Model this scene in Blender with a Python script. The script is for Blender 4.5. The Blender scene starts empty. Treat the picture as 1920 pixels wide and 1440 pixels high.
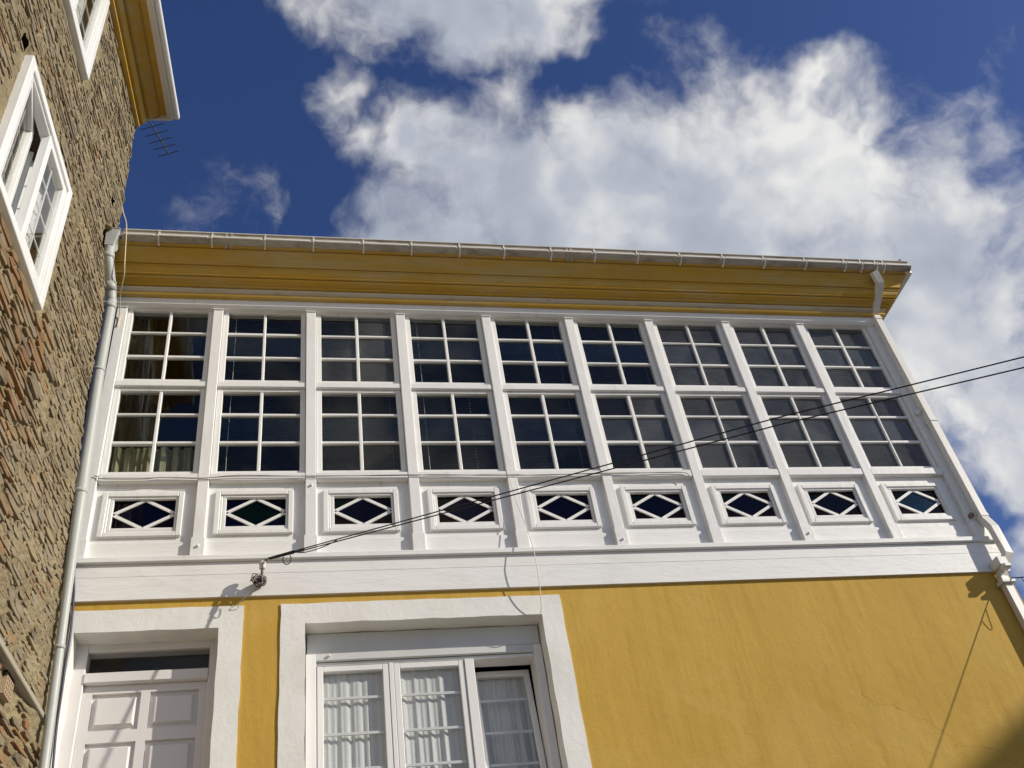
import bpy, bmesh, math, random
import numpy as np
from mathutils import Vector, Matrix

random.seed(7)
rng = np.random.default_rng(7)
SC = bpy.context.scene
COL = SC.collection

# ------------------------------------------------------------------ units
# All sizes below are in "bays" (the pitch of the gallery posts); a bay is 0.78 m.
# x along the yellow facade, y into it (0 = front of the gallery posts), z = 0 at the foot of the posts.
S = 0.78
Z0 = 1.6 + 5.034 * S


def w3(p):
    return Vector((p[0] * S, p[1] * S, p[2] * S + Z0))


# ------------------------------------------------------------------ camera
CAMP = np.array([1.88372, -7.88781, -5.03402])
CR = np.array([[0.9776563, -0.1629832, -0.1327576],
               [0.0109356, 0.6701269, -0.7421660],
               [0.2099250, 0.7241315, 0.6569362]])   # rows: right, down, forward
cam_d = bpy.data.cameras.new('camera')
cam_d.sensor_width = 36.0
cam_d.lens = 1854.39 / 1920.0 * 36.0
cam_d.clip_start = 0.05
cam_d.clip_end = 3000
cam = bpy.data.objects.new('camera', cam_d)
COL.objects.link(cam)
m = Matrix(((CR[0][0], -CR[1][0], -CR[2][0]), (CR[0][1], -CR[1][1], -CR[2][1]), (CR[0][2], -CR[1][2], -CR[2][2])))
cam.matrix_world = Matrix.Translation(w3(CAMP)) @ m.to_4x4()
SC.camera = cam

SUN = Vector((1.9, -1.0, 1.05)).normalized()      # towards the sun
SUN_EL = math.asin(SUN.z)
SUN_AZ = math.atan2(SUN.x, SUN.y)                 # clockwise from +y

# ------------------------------------------------------------------ render settings
SC.view_settings.view_transform = 'Standard'
SC.view_settings.look = 'None'
SC.view_settings.gamma = 1.0
SC.view_settings.use_curve_mapping = False
SC.view_settings.exposure = 0.07
SC.render.engine = 'CYCLES'
SC.cycles.max_bounces = 6
SC.cycles.transparent_max_bounces = 16
SC.cycles.use_denoising = True
SC.cycles.sample_clamp_indirect = 6.0

# ------------------------------------------------------------------ sun
sl = bpy.data.lights.new('sun', 'SUN')
sl.energy = 4.2
sl.angle = math.radians(0.53)
sl.color = (1.0, 0.93, 0.82)
so = bpy.data.objects.new('sun', sl)
so.rotation_euler = (-SUN).to_track_quat('-Z', 'Y').to_euler()
so.location = (20, -15, 30)
COL.objects.link(so)

# ------------------------------------------------------------------ sky: Nishita plus broken cumulus
BLOBS = [((0.1882, 0.5815, 0.7915), 0.1005, 1.05), ((0.1196, 0.5699, 0.8129), 0.0472, 0.85), ((0.2747, 0.5572, 0.7837), 0.0842, 1.05),
         ((0.374, 0.5451, 0.7504), 0.099, 1), ((0.4514, 0.4836, 0.7499), 0.0708, 1.05), ((0.5028, 0.5016, 0.7039), 0.0804, 1.15),
         ((0.545, 0.5386, 0.6425), 0.095, 1.25), ((0.403, 0.5972, 0.6936), 0.1364, 1.1), ((0.138, 0.6298, 0.7644), 0.0692, 1.05),
         ((0.2272, 0.6204, 0.7506), 0.0961, 1.05), ((0.5901, 0.5675, 0.5742), 0.0885, 1.2), ((0.6294, 0.585, 0.5116), 0.0625, 1.15),
         ((0.5147, 0.4402, 0.7357), 0.0344, 0.85), ((0.4481, 0.4348, 0.7811), 0.0298, 0.75), ((0.6347, 0.6206, 0.4604), 0.0477, 1.15),
         ((0.629, 0.6615, 0.4085), 0.0427, 1.1), ((0.4995, 0.6036, 0.6214), 0.1128, 1.15), ((0.0882, 0.4514, 0.888), 0.0551, 1.05),
         ((0.1439, 0.461, 0.8756), 0.0659, 1.1), ((0.2038, 0.4537, 0.8675), 0.0609, 1.05), ((0.2488, 0.4519, 0.8567), 0.0407, 0.8),
         ((0.0997, 0.4794, 0.8719), 0.0406, 0.6), ((0.0715, 0.4118, 0.9085), 0.0834, 1), ((0.1679, 0.3903, 0.9053), 0.1083, 1),
         ((-0.0677, 0.6154, 0.7853), 0.1022, -0.02), ((0.0362, 0.536, 0.8434), 0.0564, 0.1), ((0.0627, 0.5714, 0.8182), 0.0468, 0.4),
         ((-0.1303, 0.639, 0.7581), 0.1007, 0.04), ((0.5889, 0.5063, 0.63), 0.0439, 0.7)]


def build_sky():
    g = bpy.data.node_groups.new('cloud_field', 'ShaderNodeTree')
    g.interface.new_socket('Vector', in_out='INPUT', socket_type='NodeSocketVector')
    g.interface.new_socket('Density', in_out='OUTPUT', socket_type='NodeSocketFloat')
    g.interface.new_socket('Thick', in_out='OUTPUT', socket_type='NodeSocketFloat')
    g.interface.new_socket('Fine', in_out='OUTPUT', socket_type='NodeSocketFloat')
    N, L = g.nodes, g.links
    gi = N.new('NodeGroupInput')
    go = N.new('NodeGroupOutput')

    def mth(op, a, b=None, clamp=False):
        n = N.new('ShaderNodeMath'); n.operation = op; n.use_clamp = clamp
        for i, x in enumerate((a, b)):
            if x is None: continue
            if isinstance(x, (int, float)): n.inputs[i].default_value = x
            else: L.new(x, n.inputs[i])
        return n.outputs[0]

    def nz(scale, detail, rough, vec, off=0.0):
        n = N.new('ShaderNodeTexNoise'); n.inputs['Scale'].default_value = scale
        n.inputs['Detail'].default_value = detail; n.inputs['Roughness'].default_value = rough
        mp = N.new('ShaderNodeVectorMath'); mp.operation = 'ADD'; mp.inputs[1].default_value = (off, off * .7, off * .3)
        L.new(vec, mp.inputs[0]); L.new(mp.outputs[0], n.inputs['Vector'])
        return n
    nrm = N.new('ShaderNodeVectorMath'); nrm.operation = 'NORMALIZE'
    L.new(gi.outputs[0], nrm.inputs[0])
    # domain warp so that blob outlines turn ragged
    wn = nz(7.0, 4, .6, nrm.outputs[0], 3.0)
    sub = N.new('ShaderNodeVectorMath'); sub.operation = 'SUBTRACT'; sub.inputs[1].default_value = (.5, .5, .5)
    L.new(wn.outputs['Color'], sub.inputs[0])
    scl = N.new('ShaderNodeVectorMath'); scl.operation = 'SCALE'; scl.inputs['Scale'].default_value = .16
    L.new(sub.outputs[0], scl.inputs[0])
    add = N.new('ShaderNodeVectorMath'); add.operation = 'ADD'
    L.new(nrm.outputs[0], add.inputs[0]); L.new(scl.outputs[0], add.inputs[1])
    acc = None
    for c, r, a in BLOBS:
        d = N.new('ShaderNodeVectorMath'); d.operation = 'DISTANCE'; d.inputs[1].default_value = c
        L.new(add.outputs[0], d.inputs[0])
        v = mth('MULTIPLY', d.outputs['Value'], 1.0 / r)
        v = mth('MULTIPLY', mth('SUBTRACT', a, v), 1.25)
        if acc is None: acc = v
        else:
            n = N.new('ShaderNodeMath'); n.operation = 'SMOOTH_MAX'; n.inputs[2].default_value = .25
            L.new(acc, n.inputs[0]); L.new(v, n.inputs[1]); acc = n.outputs[0]
    acc = mth('MAXIMUM', acc, -1.0)
    # scattered clouds over the rest of the sky dome
    gen = nz(2.3, 3, .5, nrm.outputs[0], 11.0)
    gv = mth('MULTIPLY', mth('SUBTRACT', gen.outputs['Fac'], .62), 6.0)
    dv = N.new('ShaderNodeVectorMath'); dv.operation = 'DISTANCE'; dv.inputs[1].default_value = (0.21, 0.60, 0.77)
    L.new(nrm.outputs[0], dv.inputs[0])
    away = mth('MULTIPLY', mth('SUBTRACT', dv.outputs['Value'], .62), 4.0, True)
    gv = mth('SUBTRACT', mth('MULTIPLY', mth('ADD', gv, 1.0), away), 1.0)
    acc = mth('MAXIMUM', acc, gv)
    acc = mth('MINIMUM', acc, 1.0)
    # fine structure
    scl2 = N.new('ShaderNodeVectorMath'); scl2.operation = 'SCALE'; scl2.inputs['Scale'].default_value = .10
    L.new(sub.outputs[0], scl2.inputs[0])
    add2 = N.new('ShaderNodeVectorMath'); add2.operation = 'ADD'
    L.new(nrm.outputs[0], add2.inputs[0]); L.new(scl2.outputs[0], add2.inputs[1])
    f1 = nz(7.0, 8, .57, add2.outputs[0], 0.0)
    f2 = nz(24.0, 6, .58, add2.outputs[0], 5.0)
    fine = mth('ADD', mth('MULTIPLY', mth('SUBTRACT', f1.outputs['Fac'], .5), 2.9),
               mth('MULTIPLY', mth('SUBTRACT', f2.outputs['Fac'], .5), 1.1))
    den = mth('ADD', acc, fine)
    mr = N.new('ShaderNodeMapRange'); mr.interpolation_type = 'SMOOTHSTEP'
    mr.inputs['From Min'].default_value = -.50; mr.inputs['From Max'].default_value = .85
    L.new(den, mr.inputs['Value'])
    L.new(mr.outputs[0], go.inputs[0]); L.new(acc, go.inputs[1]); L.new(f1.outputs['Fac'], go.inputs[2])

    w = bpy.data.worlds.new('World'); SC.world = w; w.use_nodes = True
    N, L = w.node_tree.nodes, w.node_tree.links
    N.clear()
    out = N.new('ShaderNodeOutputWorld'); bg = N.new('ShaderNodeBackground')
    sky = N.new('ShaderNodeTexSky'); sky.sky_type = 'NISHITA'; sky.sun_disc = False
    sky.sun_elevation = SUN_EL; sky.sun_rotation = SUN_AZ
    sky.altitude = 900; sky.air_density = 1.0; sky.dust_density = 1.1; sky.ozone_density = 2.0
    tc = N.new('ShaderNodeTexCoord')
    ga = N.new('ShaderNodeGroup'); ga.node_tree = g
    L.new(tc.outputs['Generated'], ga.inputs[0])

    def mth2(op, a, b=None, clamp=False):
        n = N.new('ShaderNodeMath'); n.operation = op; n.use_clamp = clamp
        for i, x in enumerate((a, b)):
            if x is None: continue
            if isinstance(x, (int, float)): n.inputs[i].default_value = x
            else: L.new(x, n.inputs[i])
        return n.outputs[0]
    # billows: relief of the cloud seen from the sun's side, greyer where the cloud is thick
    of = N.new('ShaderNodeVectorMath'); of.operation = 'ADD'
    of.inputs[1].default_value = tuple(SUN * 0.03)
    L.new(tc.outputs['Generated'], of.inputs[0])
    n1 = N.new('ShaderNodeTexNoise'); n1.inputs['Scale'].default_value = 6.5; n1.inputs['Detail'].default_value = 5; n1.inputs['Roughness'].default_value = .5
    n2 = N.new('ShaderNodeTexNoise'); n2.inputs['Scale'].default_value = 6.5; n2.inputs['Detail'].default_value = 3; n2.inputs['Roughness'].default_value = .5
    L.new(tc.outputs['Generated'], n1.inputs['Vector']); L.new(of.outputs[0], n2.inputs['Vector'])
    rel = mth2('MULTIPLY', mth2('SUBTRACT', n1.outputs['Fac'], n2.outputs['Fac']), 2.4)
    dt = N.new('ShaderNodeVectorMath'); dt.operation = 'DOT_PRODUCT'; dt.inputs[1].default_value = tuple(SUN)
    L.new(tc.outputs['Generated'], dt.inputs[0])
    side = mth2('MULTIPLY', dt.outputs['Value'], .85)
    thick = mth2('MULTIPLY', mth2('MAXIMUM', ga.outputs['Thick'], 0.0), .62)
    lit = mth2('ADD', mth2('SUBTRACT', mth2('ADD', .72, rel), thick), side, True)
    cr = N.new('ShaderNodeValToRGB')
    e = cr.color_ramp.elements
    e[0].position = 0.0; e[0].color = (3.6, 4.0, 4.8, 1)
    e[1].position = 1.0; e[1].color = (8.6, 8.6, 8.4, 1)
    n = e.new(.5); n.color = (5.0, 5.35, 6.1, 1)
    L.new(lit, cr.inputs['Fac'])
    hs = N.new('ShaderNodeHueSaturation'); hs.inputs['Saturation'].default_value = 1.22; hs.inputs['Hue'].default_value = .518; hs.inputs['Value'].default_value = 1.05
    L.new(sky.outputs[0], hs.inputs['Color'])
    mix = N.new('ShaderNodeMix'); mix.data_type = 'RGBA'
    L.new(ga.outputs['Density'], mix.inputs['Factor'])
    L.new(hs.outputs[0], mix.inputs['A']); L.new(cr.outputs[0], mix.inputs['B'])
    L.new(mix.outputs['Result'], bg.inputs['Color'])
    bg.inputs['Strength'].default_value = 0.092
    L.new(bg.outputs[0], out.inputs['Surface'])
    w.cycles.sampling_method = 'MANUAL'; w.cycles.sample_map_resolution = 256


build_sky()

# ------------------------------------------------------------------ materials
MAT = {}


class MB:
    """small material builder"""
    def __init__(s, name):
        s.m = bpy.data.materials.new(name); s.m.use_nodes = True
        s.N, s.L = s.m.node_tree.nodes, s.m.node_tree.links
        s.N.clear()
        s.out = s.N.new('ShaderNodeOutputMaterial')
        s.geo = s.N.new('ShaderNodeNewGeometry')
        MAT[name] = s.m

    def noise(s, scale, detail=4, rough=.55, stretch=(1, 1, 1), dist=0.0):
        mp = s.N.new('ShaderNodeMapping'); mp.inputs['Scale'].default_value = stretch
        s.L.new(s.geo.outputs['Position'], mp.inputs['Vector'])
        n = s.N.new('ShaderNodeTexNoise'); n.inputs['Scale'].default_value = scale
        n.inputs['Detail'].default_value = detail; n.inputs['Roughness'].default_value = rough
        n.inputs['Distortion'].default_value = dist
        s.L.new(mp.outputs[0], n.inputs['Vector'])
        return n.outputs['Fac']

    def ramp(s, fac, stops):
        r = s.N.new('ShaderNodeValToRGB'); e = r.color_ramp.elements
        while len(e) < len(stops): e.new(.5)
        for i, (p, c) in enumerate(stops):
            e[i].position = p; e[i].color = (*c, 1)
        s.L.new(fac, r.inputs['Fac'])
        return r.outputs['Color']

    def mix(s, fac, a, b, blend='MIX'):
        n = s.N.new('ShaderNodeMix'); n.data_type = 'RGBA'; n.blend_type = blend
        for k, x in (('Factor', fac), ('A', a), ('B', b)):
            if isinstance(x, (int, float)): n.inputs[k].default_value = x
            elif isinstance(x, tuple): n.inputs[k].default_value = (*x, 1)
            else: s.L.new(x, n.inputs[k])
        return n.outputs['Result']

    def math(s, op, a, b=None, clamp=False):
        n = s.N.new('ShaderNodeMath'); n.operation = op; n.use_clamp = clamp
        for i, x in enumerate((a, b)):
            if x is None: continue
            if isinstance(x, (int, float)): n.inputs[i].default_value = x
            else: s.L.new(x, n.inputs[i])
        return n.outputs[0]

    def step(s, v, lo, hi):
        n = s.N.new('ShaderNodeMapRange'); n.interpolation_type = 'SMOOTHSTEP'
        n.inputs['From Min'].default_value = lo; n.inputs['From Max'].default_value = hi
        s.L.new(v, n.inputs['Value'])
        return n.outputs[0]

    def bump(s, h, strength, dist, prev=None):
        b = s.N.new('ShaderNodeBump'); b.inputs['Strength'].default_value = strength; b.inputs['Distance'].default_value = dist
        s.L.new(h, b.inputs['Height'])
        if prev is not None: s.L.new(prev, b.inputs['Normal'])
        return b.outputs[0]

    def bsdf(s, color, rough=.6, normal=None, metal=0.0, spec=.4):
        b = s.N.new('ShaderNodeBsdfPrincipled')
        if isinstance(color, tuple): b.inputs['Base Color'].default_value = (*color, 1)
        else: s.L.new(color, b.inputs['Base Color'])
        if isinstance(rough, (int, float)): b.inputs['Roughness'].default_value = rough
        else: s.L.new(rough, b.inputs['Roughness'])
        b.inputs['Metallic'].default_value = metal
        b.inputs['Specular IOR Level'].default_value = spec
        if normal is not None: s.L.new(normal, b.inputs['Normal'])
        s.L.new(b.outputs[0], s.out.inputs['Surface'])
        return b


def paint(name, col, rough=.45, grain=(1, 1, 1), dirt=.12, dcol=(.35, .30, .22), bump=.25, bscale=60):
    b = MB(name)
    n1 = b.noise(2.2, 5, .6); n2 = b.noise(14, 5, .65, grain); n3 = b.noise(bscale, 4, .6, grain)
    c = b.mix(b.step(n1, .45, .75), col, tuple(x * .93 for x in col))
    d = b.math('MULTIPLY', b.step(n2, .55, .8), dirt)
    c = b.mix(d, c, dcol)
    nb = b.bump(n2, bump, .006); nb = b.bump(n3, bump * .8, .0018, nb)
    b.bsdf(c, b.math('ADD', b.math('MULTIPLY', n2, .2), rough - .1), nb)
    return b.m


paint('white_wood', (.80, .79, .755), .42, (1, 1, .30), .40, (.44, .39, .31), bump=.55, bscale=45)
paint('white_board', (.80, .79, .755), .45, (.22, 1, 1), .36, (.45, .40, .32), bump=.9, bscale=30)
paint('white_door', (.72, .695, .675), .35, dirt=.04, bump=.12)
paint('white_plastic', (.80, .80, .78), .3, dirt=.03, bump=.05)
paint('grey_plastic', (.44, .455, .43), .45, (1, 1, .4), .35, (.25, .23, .19), bump=.15)
paint('shutter_metal', (.60, .61, .59), .35, dirt=.05, bump=.05)
paint('window_plastic', (.78, .77, .74), .3, dirt=.03, bump=.04)
paint('cream_pipe', (.74, .72, .66), .4, dirt=.2, dcol=(.45, .36, .22), bump=.1)
paint('dark_wood', (.07, .035, .018), .6, (1, 1, .2), .2, (.02, .012, .008))
paint('room_wall', (.16, .11, .075), .8)
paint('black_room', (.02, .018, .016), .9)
paint('black_cable', (.012, .012, .013), .5, dirt=.05, bump=.05)
paint('grey_cable', (.30, .28, .26), .6, dirt=.05, bump=.05)
paint('blue_cable', (.03, .025, .075), .5, dirt=.05, bump=.05)
paint('white_cable', (.72, .69, .62), .5, dirt=.05, bump=.05)
paint('cream_cable', (.70, .58, .36), .5, dirt=.05, bump=.05)
paint('porcelain', (.72, .68, .62), .2, dirt=.3, bump=.05)
paint('rusty_steel', (.22, .15, .10), .7, dirt=.5, dcol=(.12, .05, .02))
paint('blind_slat', (.016, .013, .0125), .55, dirt=.1, dcol=(.03, .025, .022), bump=.1)
paint('aluminium', (.10, .10, .105), .4, dirt=.1)
paint('concrete', (.36, .33, .26), .9, dirt=.35, bump=.8, bscale=90)
paint('terracotta', (.42, .31, .20), .9, dirt=.3, bump=.6)
paint('roof_slate', (.075, .07, .07), .6, dirt=.2, bump=.5)


def gutter_mat():
    b = MB('gutter_plastic')
    n1 = b.noise(9, 6, .7, (.6, 1, 2)); n2 = b.noise(50, 5, .7, (.5, 1, 1))
    d = b.math('MULTIPLY', b.step(n1, .42, .68), .75)
    c = b.mix(d, (.43, .39, .32), (.21, .165, .115))
    c = b.mix(b.math('MULTIPLY', b.step(n2, .55, .75), .35), c, (.16, .12, .08))
    b.bsdf(c, .5, b.bump(n2, .2, .002))


gutter_mat()


def plaster_yellow(name, col):
    b = MB(name)
    big = b.noise(.9, 4, .55)
    streak = b.noise(2.2, 5, .55, (1.6, 1, .22), .35)
    mid = b.noise(7, 5, .6)
    fine = b.noise(95, 5, .65)
    peb = b.noise(38, 3, .5)
    c = b.mix(b.step(big, .35, .7), col, tuple(x * f for x, f in zip(col, (.93, .90, .84))))
    c = b.mix(b.math('MULTIPLY', b.step(streak, .5, .72), .16), c, tuple(x * f for x, f in zip(col, (1.04, 1.07, 1.25))))
    c = b.mix(b.math('MULTIPLY', b.step(mid, .58, .78), .4), c, (.42, .24, .06))
    drip = b.noise(5.5, 5, .6, (2.4, 1, .10), .15)
    c = b.mix(b.math('MULTIPLY', b.step(drip, .50, .68), .50), c, tuple(x * f for x, f in zip(col, (.84, .80, .72))))
    patch = b.noise(1.7, 6, .62, (1, 1, .8), .6)
    c = b.mix(b.math('MULTIPLY', b.step(patch, .53, .61), .34), c, tuple(x * f for x, f in zip(col, (1.06, 1.10, 1.5))))
    vo = b.N.new('ShaderNodeTexVoronoi'); vo.feature = 'DISTANCE_TO_EDGE'; vo.inputs['Scale'].default_value = .62
    wv = b.N.new('ShaderNodeVectorMath'); wv.operation = 'ADD'
    nn = b.N.new('ShaderNodeTexNoise'); nn.inputs['Scale'].default_value = 2.2; nn.inputs['Detail'].default_value = 5
    b.L.new(b.geo.outputs['Position'], nn.inputs['Vector'])
    b.L.new(b.geo.outputs['Position'], wv.inputs[0]); b.L.new(nn.outputs['Color'], wv.inputs[1]); b.L.new(wv.outputs[0], vo.inputs['Vector'])
    ck = b.math('MULTIPLY', b.step(vo.outputs['Distance'], .006, .0), b.step(big, .48, .62))
    c = b.mix(b.math('MULTIPLY', ck, .45), c, (.20, .115, .03))
    nb = b.bump(streak, .22, .04)
    nb = b.bump(mid, .35, .014, nb)
    nb = b.bump(peb, .30, .004, nb)
    nb = b.bump(fine, .35, .0022, nb)
    b.bsdf(c, .8, nb, spec=.2)


plaster_yellow('yellow_plaster', (.545, .345, .066))


def plaster_white():
    b = MB('white_plaster')
    big = b.noise(3, 5, .6); lump = b.noise(24, 5, .62); fine = b.noise(110, 4, .6)
    c = b.mix(b.step(big, .4, .75), (.79, .78, .73), (.72, .705, .65))
    c = b.mix(b.math('MULTIPLY', b.step(lump, .66, .82), .3), c, (.45, .38, .28))
    nb = b.bump(lump, .34, .008); nb = b.bump(fine, .3, .0018, nb)
    b.bsdf(c, .75, nb, spec=.2)


plaster_white()


def cornice_paint(name, col, dcol):
    b = MB(name)
    n1 = b.noise(6, 6, .68, (.18, 1, 1.5)); n2 = b.noise(22, 5, .65, (.3, 1, 1)); n3 = b.noise(2, 3, .5)
    c = b.mix(b.math('MULTIPLY', b.step(n1, .42, .70), .75), col, dcol)
    c = b.mix(b.math('MULTIPLY', b.step(n2, .58, .78), .45), c, (.16, .09, .02))
    c = b.mix(b.math('MULTIPLY', b.step(n3, .4, .7), .3), c, tuple(x * .8 for x in col))
    b.bsdf(c, .55, b.bump(n2, .3, .004), spec=.3)


cornice_paint('cornice_yellow', (.54, .325, .04), (.52, .40, .19))
cornice_paint('cornice_white', (.66, .58, .43), (.45, .34, .18))


def glass(name, tint, dust=0.0, dcol=(.5, .5, .48), wav=.10, ior=1.33):
    b = MB(name)
    n = b.noise(3.2, 3, .5); n2 = b.noise(1.1, 2, .5)
    nb = b.bump(b.math('ADD', n, n2), wav, .006)
    tr = b.N.new('ShaderNodeBsdfTransparent'); tr.inputs['Color'].default_value = (*tint, 1)
    gl = b.N.new('ShaderNodeBsdfGlossy'); gl.inputs['Roughness'].default_value = 0.012
    gl.inputs['Color'].default_value = (.96, .92, .86, 1)
    b.L.new(nb, gl.inputs['Normal'])
    fr = b.N.new('ShaderNodeFresnel')
    b.L.new(b.math('ADD', b.math('MULTIPLY', b.geo.outputs['Backfacing'], 1.0 / ior - ior), ior), fr.inputs['IOR'])
    b.L.new(nb, fr.inputs['Normal'])
    m1 = b.N.new('ShaderNodeMixShader')
    b.L.new(fr.outputs[0], m1.inputs[0]); b.L.new(tr.outputs[0], m1.inputs[1]); b.L.new(gl.outputs[0], m1.inputs[2])
    if dust > 0:
        df = b.N.new('ShaderNodeBsdfDiffuse'); df.inputs['Color'].default_value = (*dcol, 1)
        a = b.noise(2.6, 6, .65, (1, 1, .8), .8); c = b.noise(26, 5, .7)
        f = b.math('ADD', b.math('MULTIPLY', b.step(a, .3, .75), .6), b.math('MULTIPLY', b.step(c, .5, .8), .25))
        f = b.math('MULTIPLY', b.math('ADD', f, .35), dust, True)
        m2 = b.N.new('ShaderNodeMixShader')
        b.L.new(f, m2.inputs[0]); b.L.new(m1.outputs[0], m2.inputs[1]); b.L.new(df.outputs[0], m2.inputs[2])
        b.L.new(m2.outputs[0], b.out.inputs['Surface'])
    else:
        b.L.new(m1.outputs[0], b.out.inputs['Surface'])


glass('clear_glass', (.86, .89, .88))
glass('light_dust_glass', (.80, .83, .84), .018)
glass('dusty_glass', (.75, .78, .80), .10)
glass('very_dusty_glass', (.70, .74, .76), .115, (.46, .48, .50))
glass('house_glass', (.94, .95, .95), .008, ior=1.26)
for nm_, t_, d_ in (('blue', (.03, .05, .35), (.012, .018, .10)), ('green', (.03, .20, .08), (.008, .05, .02)), ('amber', (.40, .20, .03), (.07, .035, .012)),
                    ('red', (.35, .03, .03), (.10, .012, .012)), ('violet', (.12, .04, .18), (.035, .014, .045)), ('sky', (.10, .25, .42), (.04, .11, .20))):
    glass(nm_ + '_glass', t_, .38 if nm_ == 'sky' else .2, tuple(x * (1.0 if nm_ == 'sky' else .5) for x in d_), ior=1.28)


def fabric(name, col, trans=.35, mesh=False):
    b = MB(name)
    n = b.noise(160, 2, .5)
    df = b.N.new('ShaderNodeBsdfDiffuse'); tl = b.N.new('ShaderNodeBsdfTranslucent')
    c = b.mix(b.step(n, .35, .7), col, tuple(x * .85 for x in col))
    b.L.new(c, df.inputs['Color']); b.L.new(c, tl.inputs['Color'])
    mx = b.N.new('ShaderNodeMixShader'); mx.inputs[0].default_value = trans
    b.L.new(df.outputs[0], mx.inputs[1]); b.L.new(tl.outputs[0], mx.inputs[2])
    o = mx.outputs[0]
    if mesh:
        tc = b.N.new('ShaderNodeTexCoord')
        br = b.N.new('ShaderNodeTexChecker'); br.inputs['Scale'].default_value = 62
        mp = b.N.new('ShaderNodeMapping'); mp.inputs['Scale'].default_value = (1, 0, 1)
        b.L.new(tc.outputs['Object'], mp.inputs['Vector']); b.L.new(mp.outputs[0], br.inputs['Vector'])
        tr = b.N.new('ShaderNodeBsdfTransparent'); m2 = b.N.new('ShaderNodeMixShader')
        b.L.new(b.math('MULTIPLY', br.outputs['Fac'], .38), m2.inputs[0])
        b.L.new(o, m2.inputs[1]); b.L.new(tr.outputs[0], m2.inputs[2]); o = m2.outputs[0]
    b.L.new(o, b.out.inputs['Surface'])


fabric('white_curtain', (.88, .88, .86), .2)
fabric('crochet', (.52, .46, .30), .15)
fabric('brown_drape', (.05, .028, .015), .2)

CLEAN = [(p_, (c_[0] * .74 + .02, c_[1] * .74 + .018, c_[2] * .74 + .012)) for p_, c_ in [(.0, (.30, .19, .09)), (.14, (.33, .155, .05)), (.28, (.22, .115, .05)), (.42, (.36, .26, .13)), (.55, (.21, .19, .15)),
         (.66, (.36, .18, .06)), (.76, (.27, .21, .13)), (.88, (.16, .12, .085)), (1.0, (.33, .22, .11))]]
MUTED = [(.0, (.27, .20, .11)), (.2, (.17, .14, .10)), (.4, (.33, .26, .15)), (.55, (.21, .185, .14)), (.7, (.34, .29, .20)),
         (.84, (.14, .118, .088)), (.93, (.33, .18, .075)), (1.0, (.26, .215, .145))]


def stone_mat(name, stops, island, cover):
    b = MB(name)
    if island: rv = b.geo.outputs['Random Per Island']
    else:
        oi = b.N.new('ShaderNodeObjectInfo'); rv = oi.outputs['Random']
    c = b.ramp(rv, stops)
    n1 = b.noise(16, 6, .68, (1, 1, 2.2)); n2 = b.noise(60, 6, .7, (1, 1, 2)); n3 = b.noise(5, 4, .6)
    c = b.mix(b.step(n1, .35, .7), c, b.mix(.55, c, (.16, .12, .08)))
    c = b.mix(b.math('MULTIPLY', b.step(n2, .5, .75), .45), c, (.36, .31, .21))
    c = b.mix(b.math('MULTIPLY', b.step(n3, .42, .62), cover), c, (.33, .28, .185))
    nb = b.bump(n1, .5, .012); nb = b.bump(n2, .6, .004, nb)
    b.bsdf(c, .85, nb, spec=.2)


stone_mat('slate_stone', CLEAN, False, .3)
stone_mat('slate_stone_mass', CLEAN, True, .3)
stone_mat('mortared_stone', MUTED, False, .55)
stone_mat('mortared_stone_mass', MUTED, True, .55)


def mortar():
    b = MB('mortar')
    n1 = b.noise(3.2, 5, .6); n2 = b.noise(20, 6, .7, (1, 1, 2.6)); n3 = b.noise(75, 5, .7, (1, 1, 1.6))
    c = b.mix(b.step(n1, .35, .7), (.36, .30, .178), (.245, .20, .12))
    c = b.mix(b.math('MULTIPLY', b.step(n2, .46, .7), .75), c, (.125, .095, .055))
    c = b.mix(b.math('MULTIPLY', b.step(n3, .55, .75), .55), c, (.46, .41, .30))
    nb = b.bump(n2, .8, .018); nb = b.bump(n3, .8, .006, nb)
    b.bsdf(c, .95, nb, spec=.1)


mortar()


def ground_mat():
    b = MB('street_paving')
    n1 = b.noise(.6, 5, .6); n2 = b.noise(30, 5, .7)
    c = b.mix(b.step(n1, .35, .7), (.24, .22, .195), (.18, .165, .15))
    b.bsdf(b.mix(b.math('MULTIPLY', b.step(n2, .5, .7), .4), c, (.14, .13, .12)), .9, b.bump(n2, .5, .004))


ground_mat()

# ------------------------------------------------------------------ mesh helpers
WPOS = {}


def tag(o, label=None, cat=None, group=None, kind=None):
    if label: o['label'] = label
    if cat: o['category'] = cat
    if group: o['group'] = group
    if kind: o['kind'] = kind
    return o


def empty(name, p):
    o = bpy.data.objects.new(name, None); o.empty_display_size = .2
    COL.objects.link(o); o.location = w3(p); WPOS[o.name] = w3(p)
    return o


def mk(name, verts, faces, mat, parent=None, smooth=False):
    """verts in bay units -> one mesh object with its origin in its middle"""
    V = np.asarray(verts, float) * S
    V[:, 2] += Z0
    c = Vector((V.min(0) + V.max(0)) / 2)
    me = bpy.data.meshes.new(name)
    me.from_pydata((V - np.array(c)).tolist(), [], faces)
    if smooth: me.polygons.foreach_set('use_smooth', [True] * len(me.polygons))
    me.materials.append(MAT[mat])
    o = bpy.data.objects.new(name, me); COL.objects.link(o)
    WPOS[o.name] = c
    if parent is not None:
        o.parent = parent; o.location = c - WPOS[parent.name]
    else: o.location = c
    return o


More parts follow.
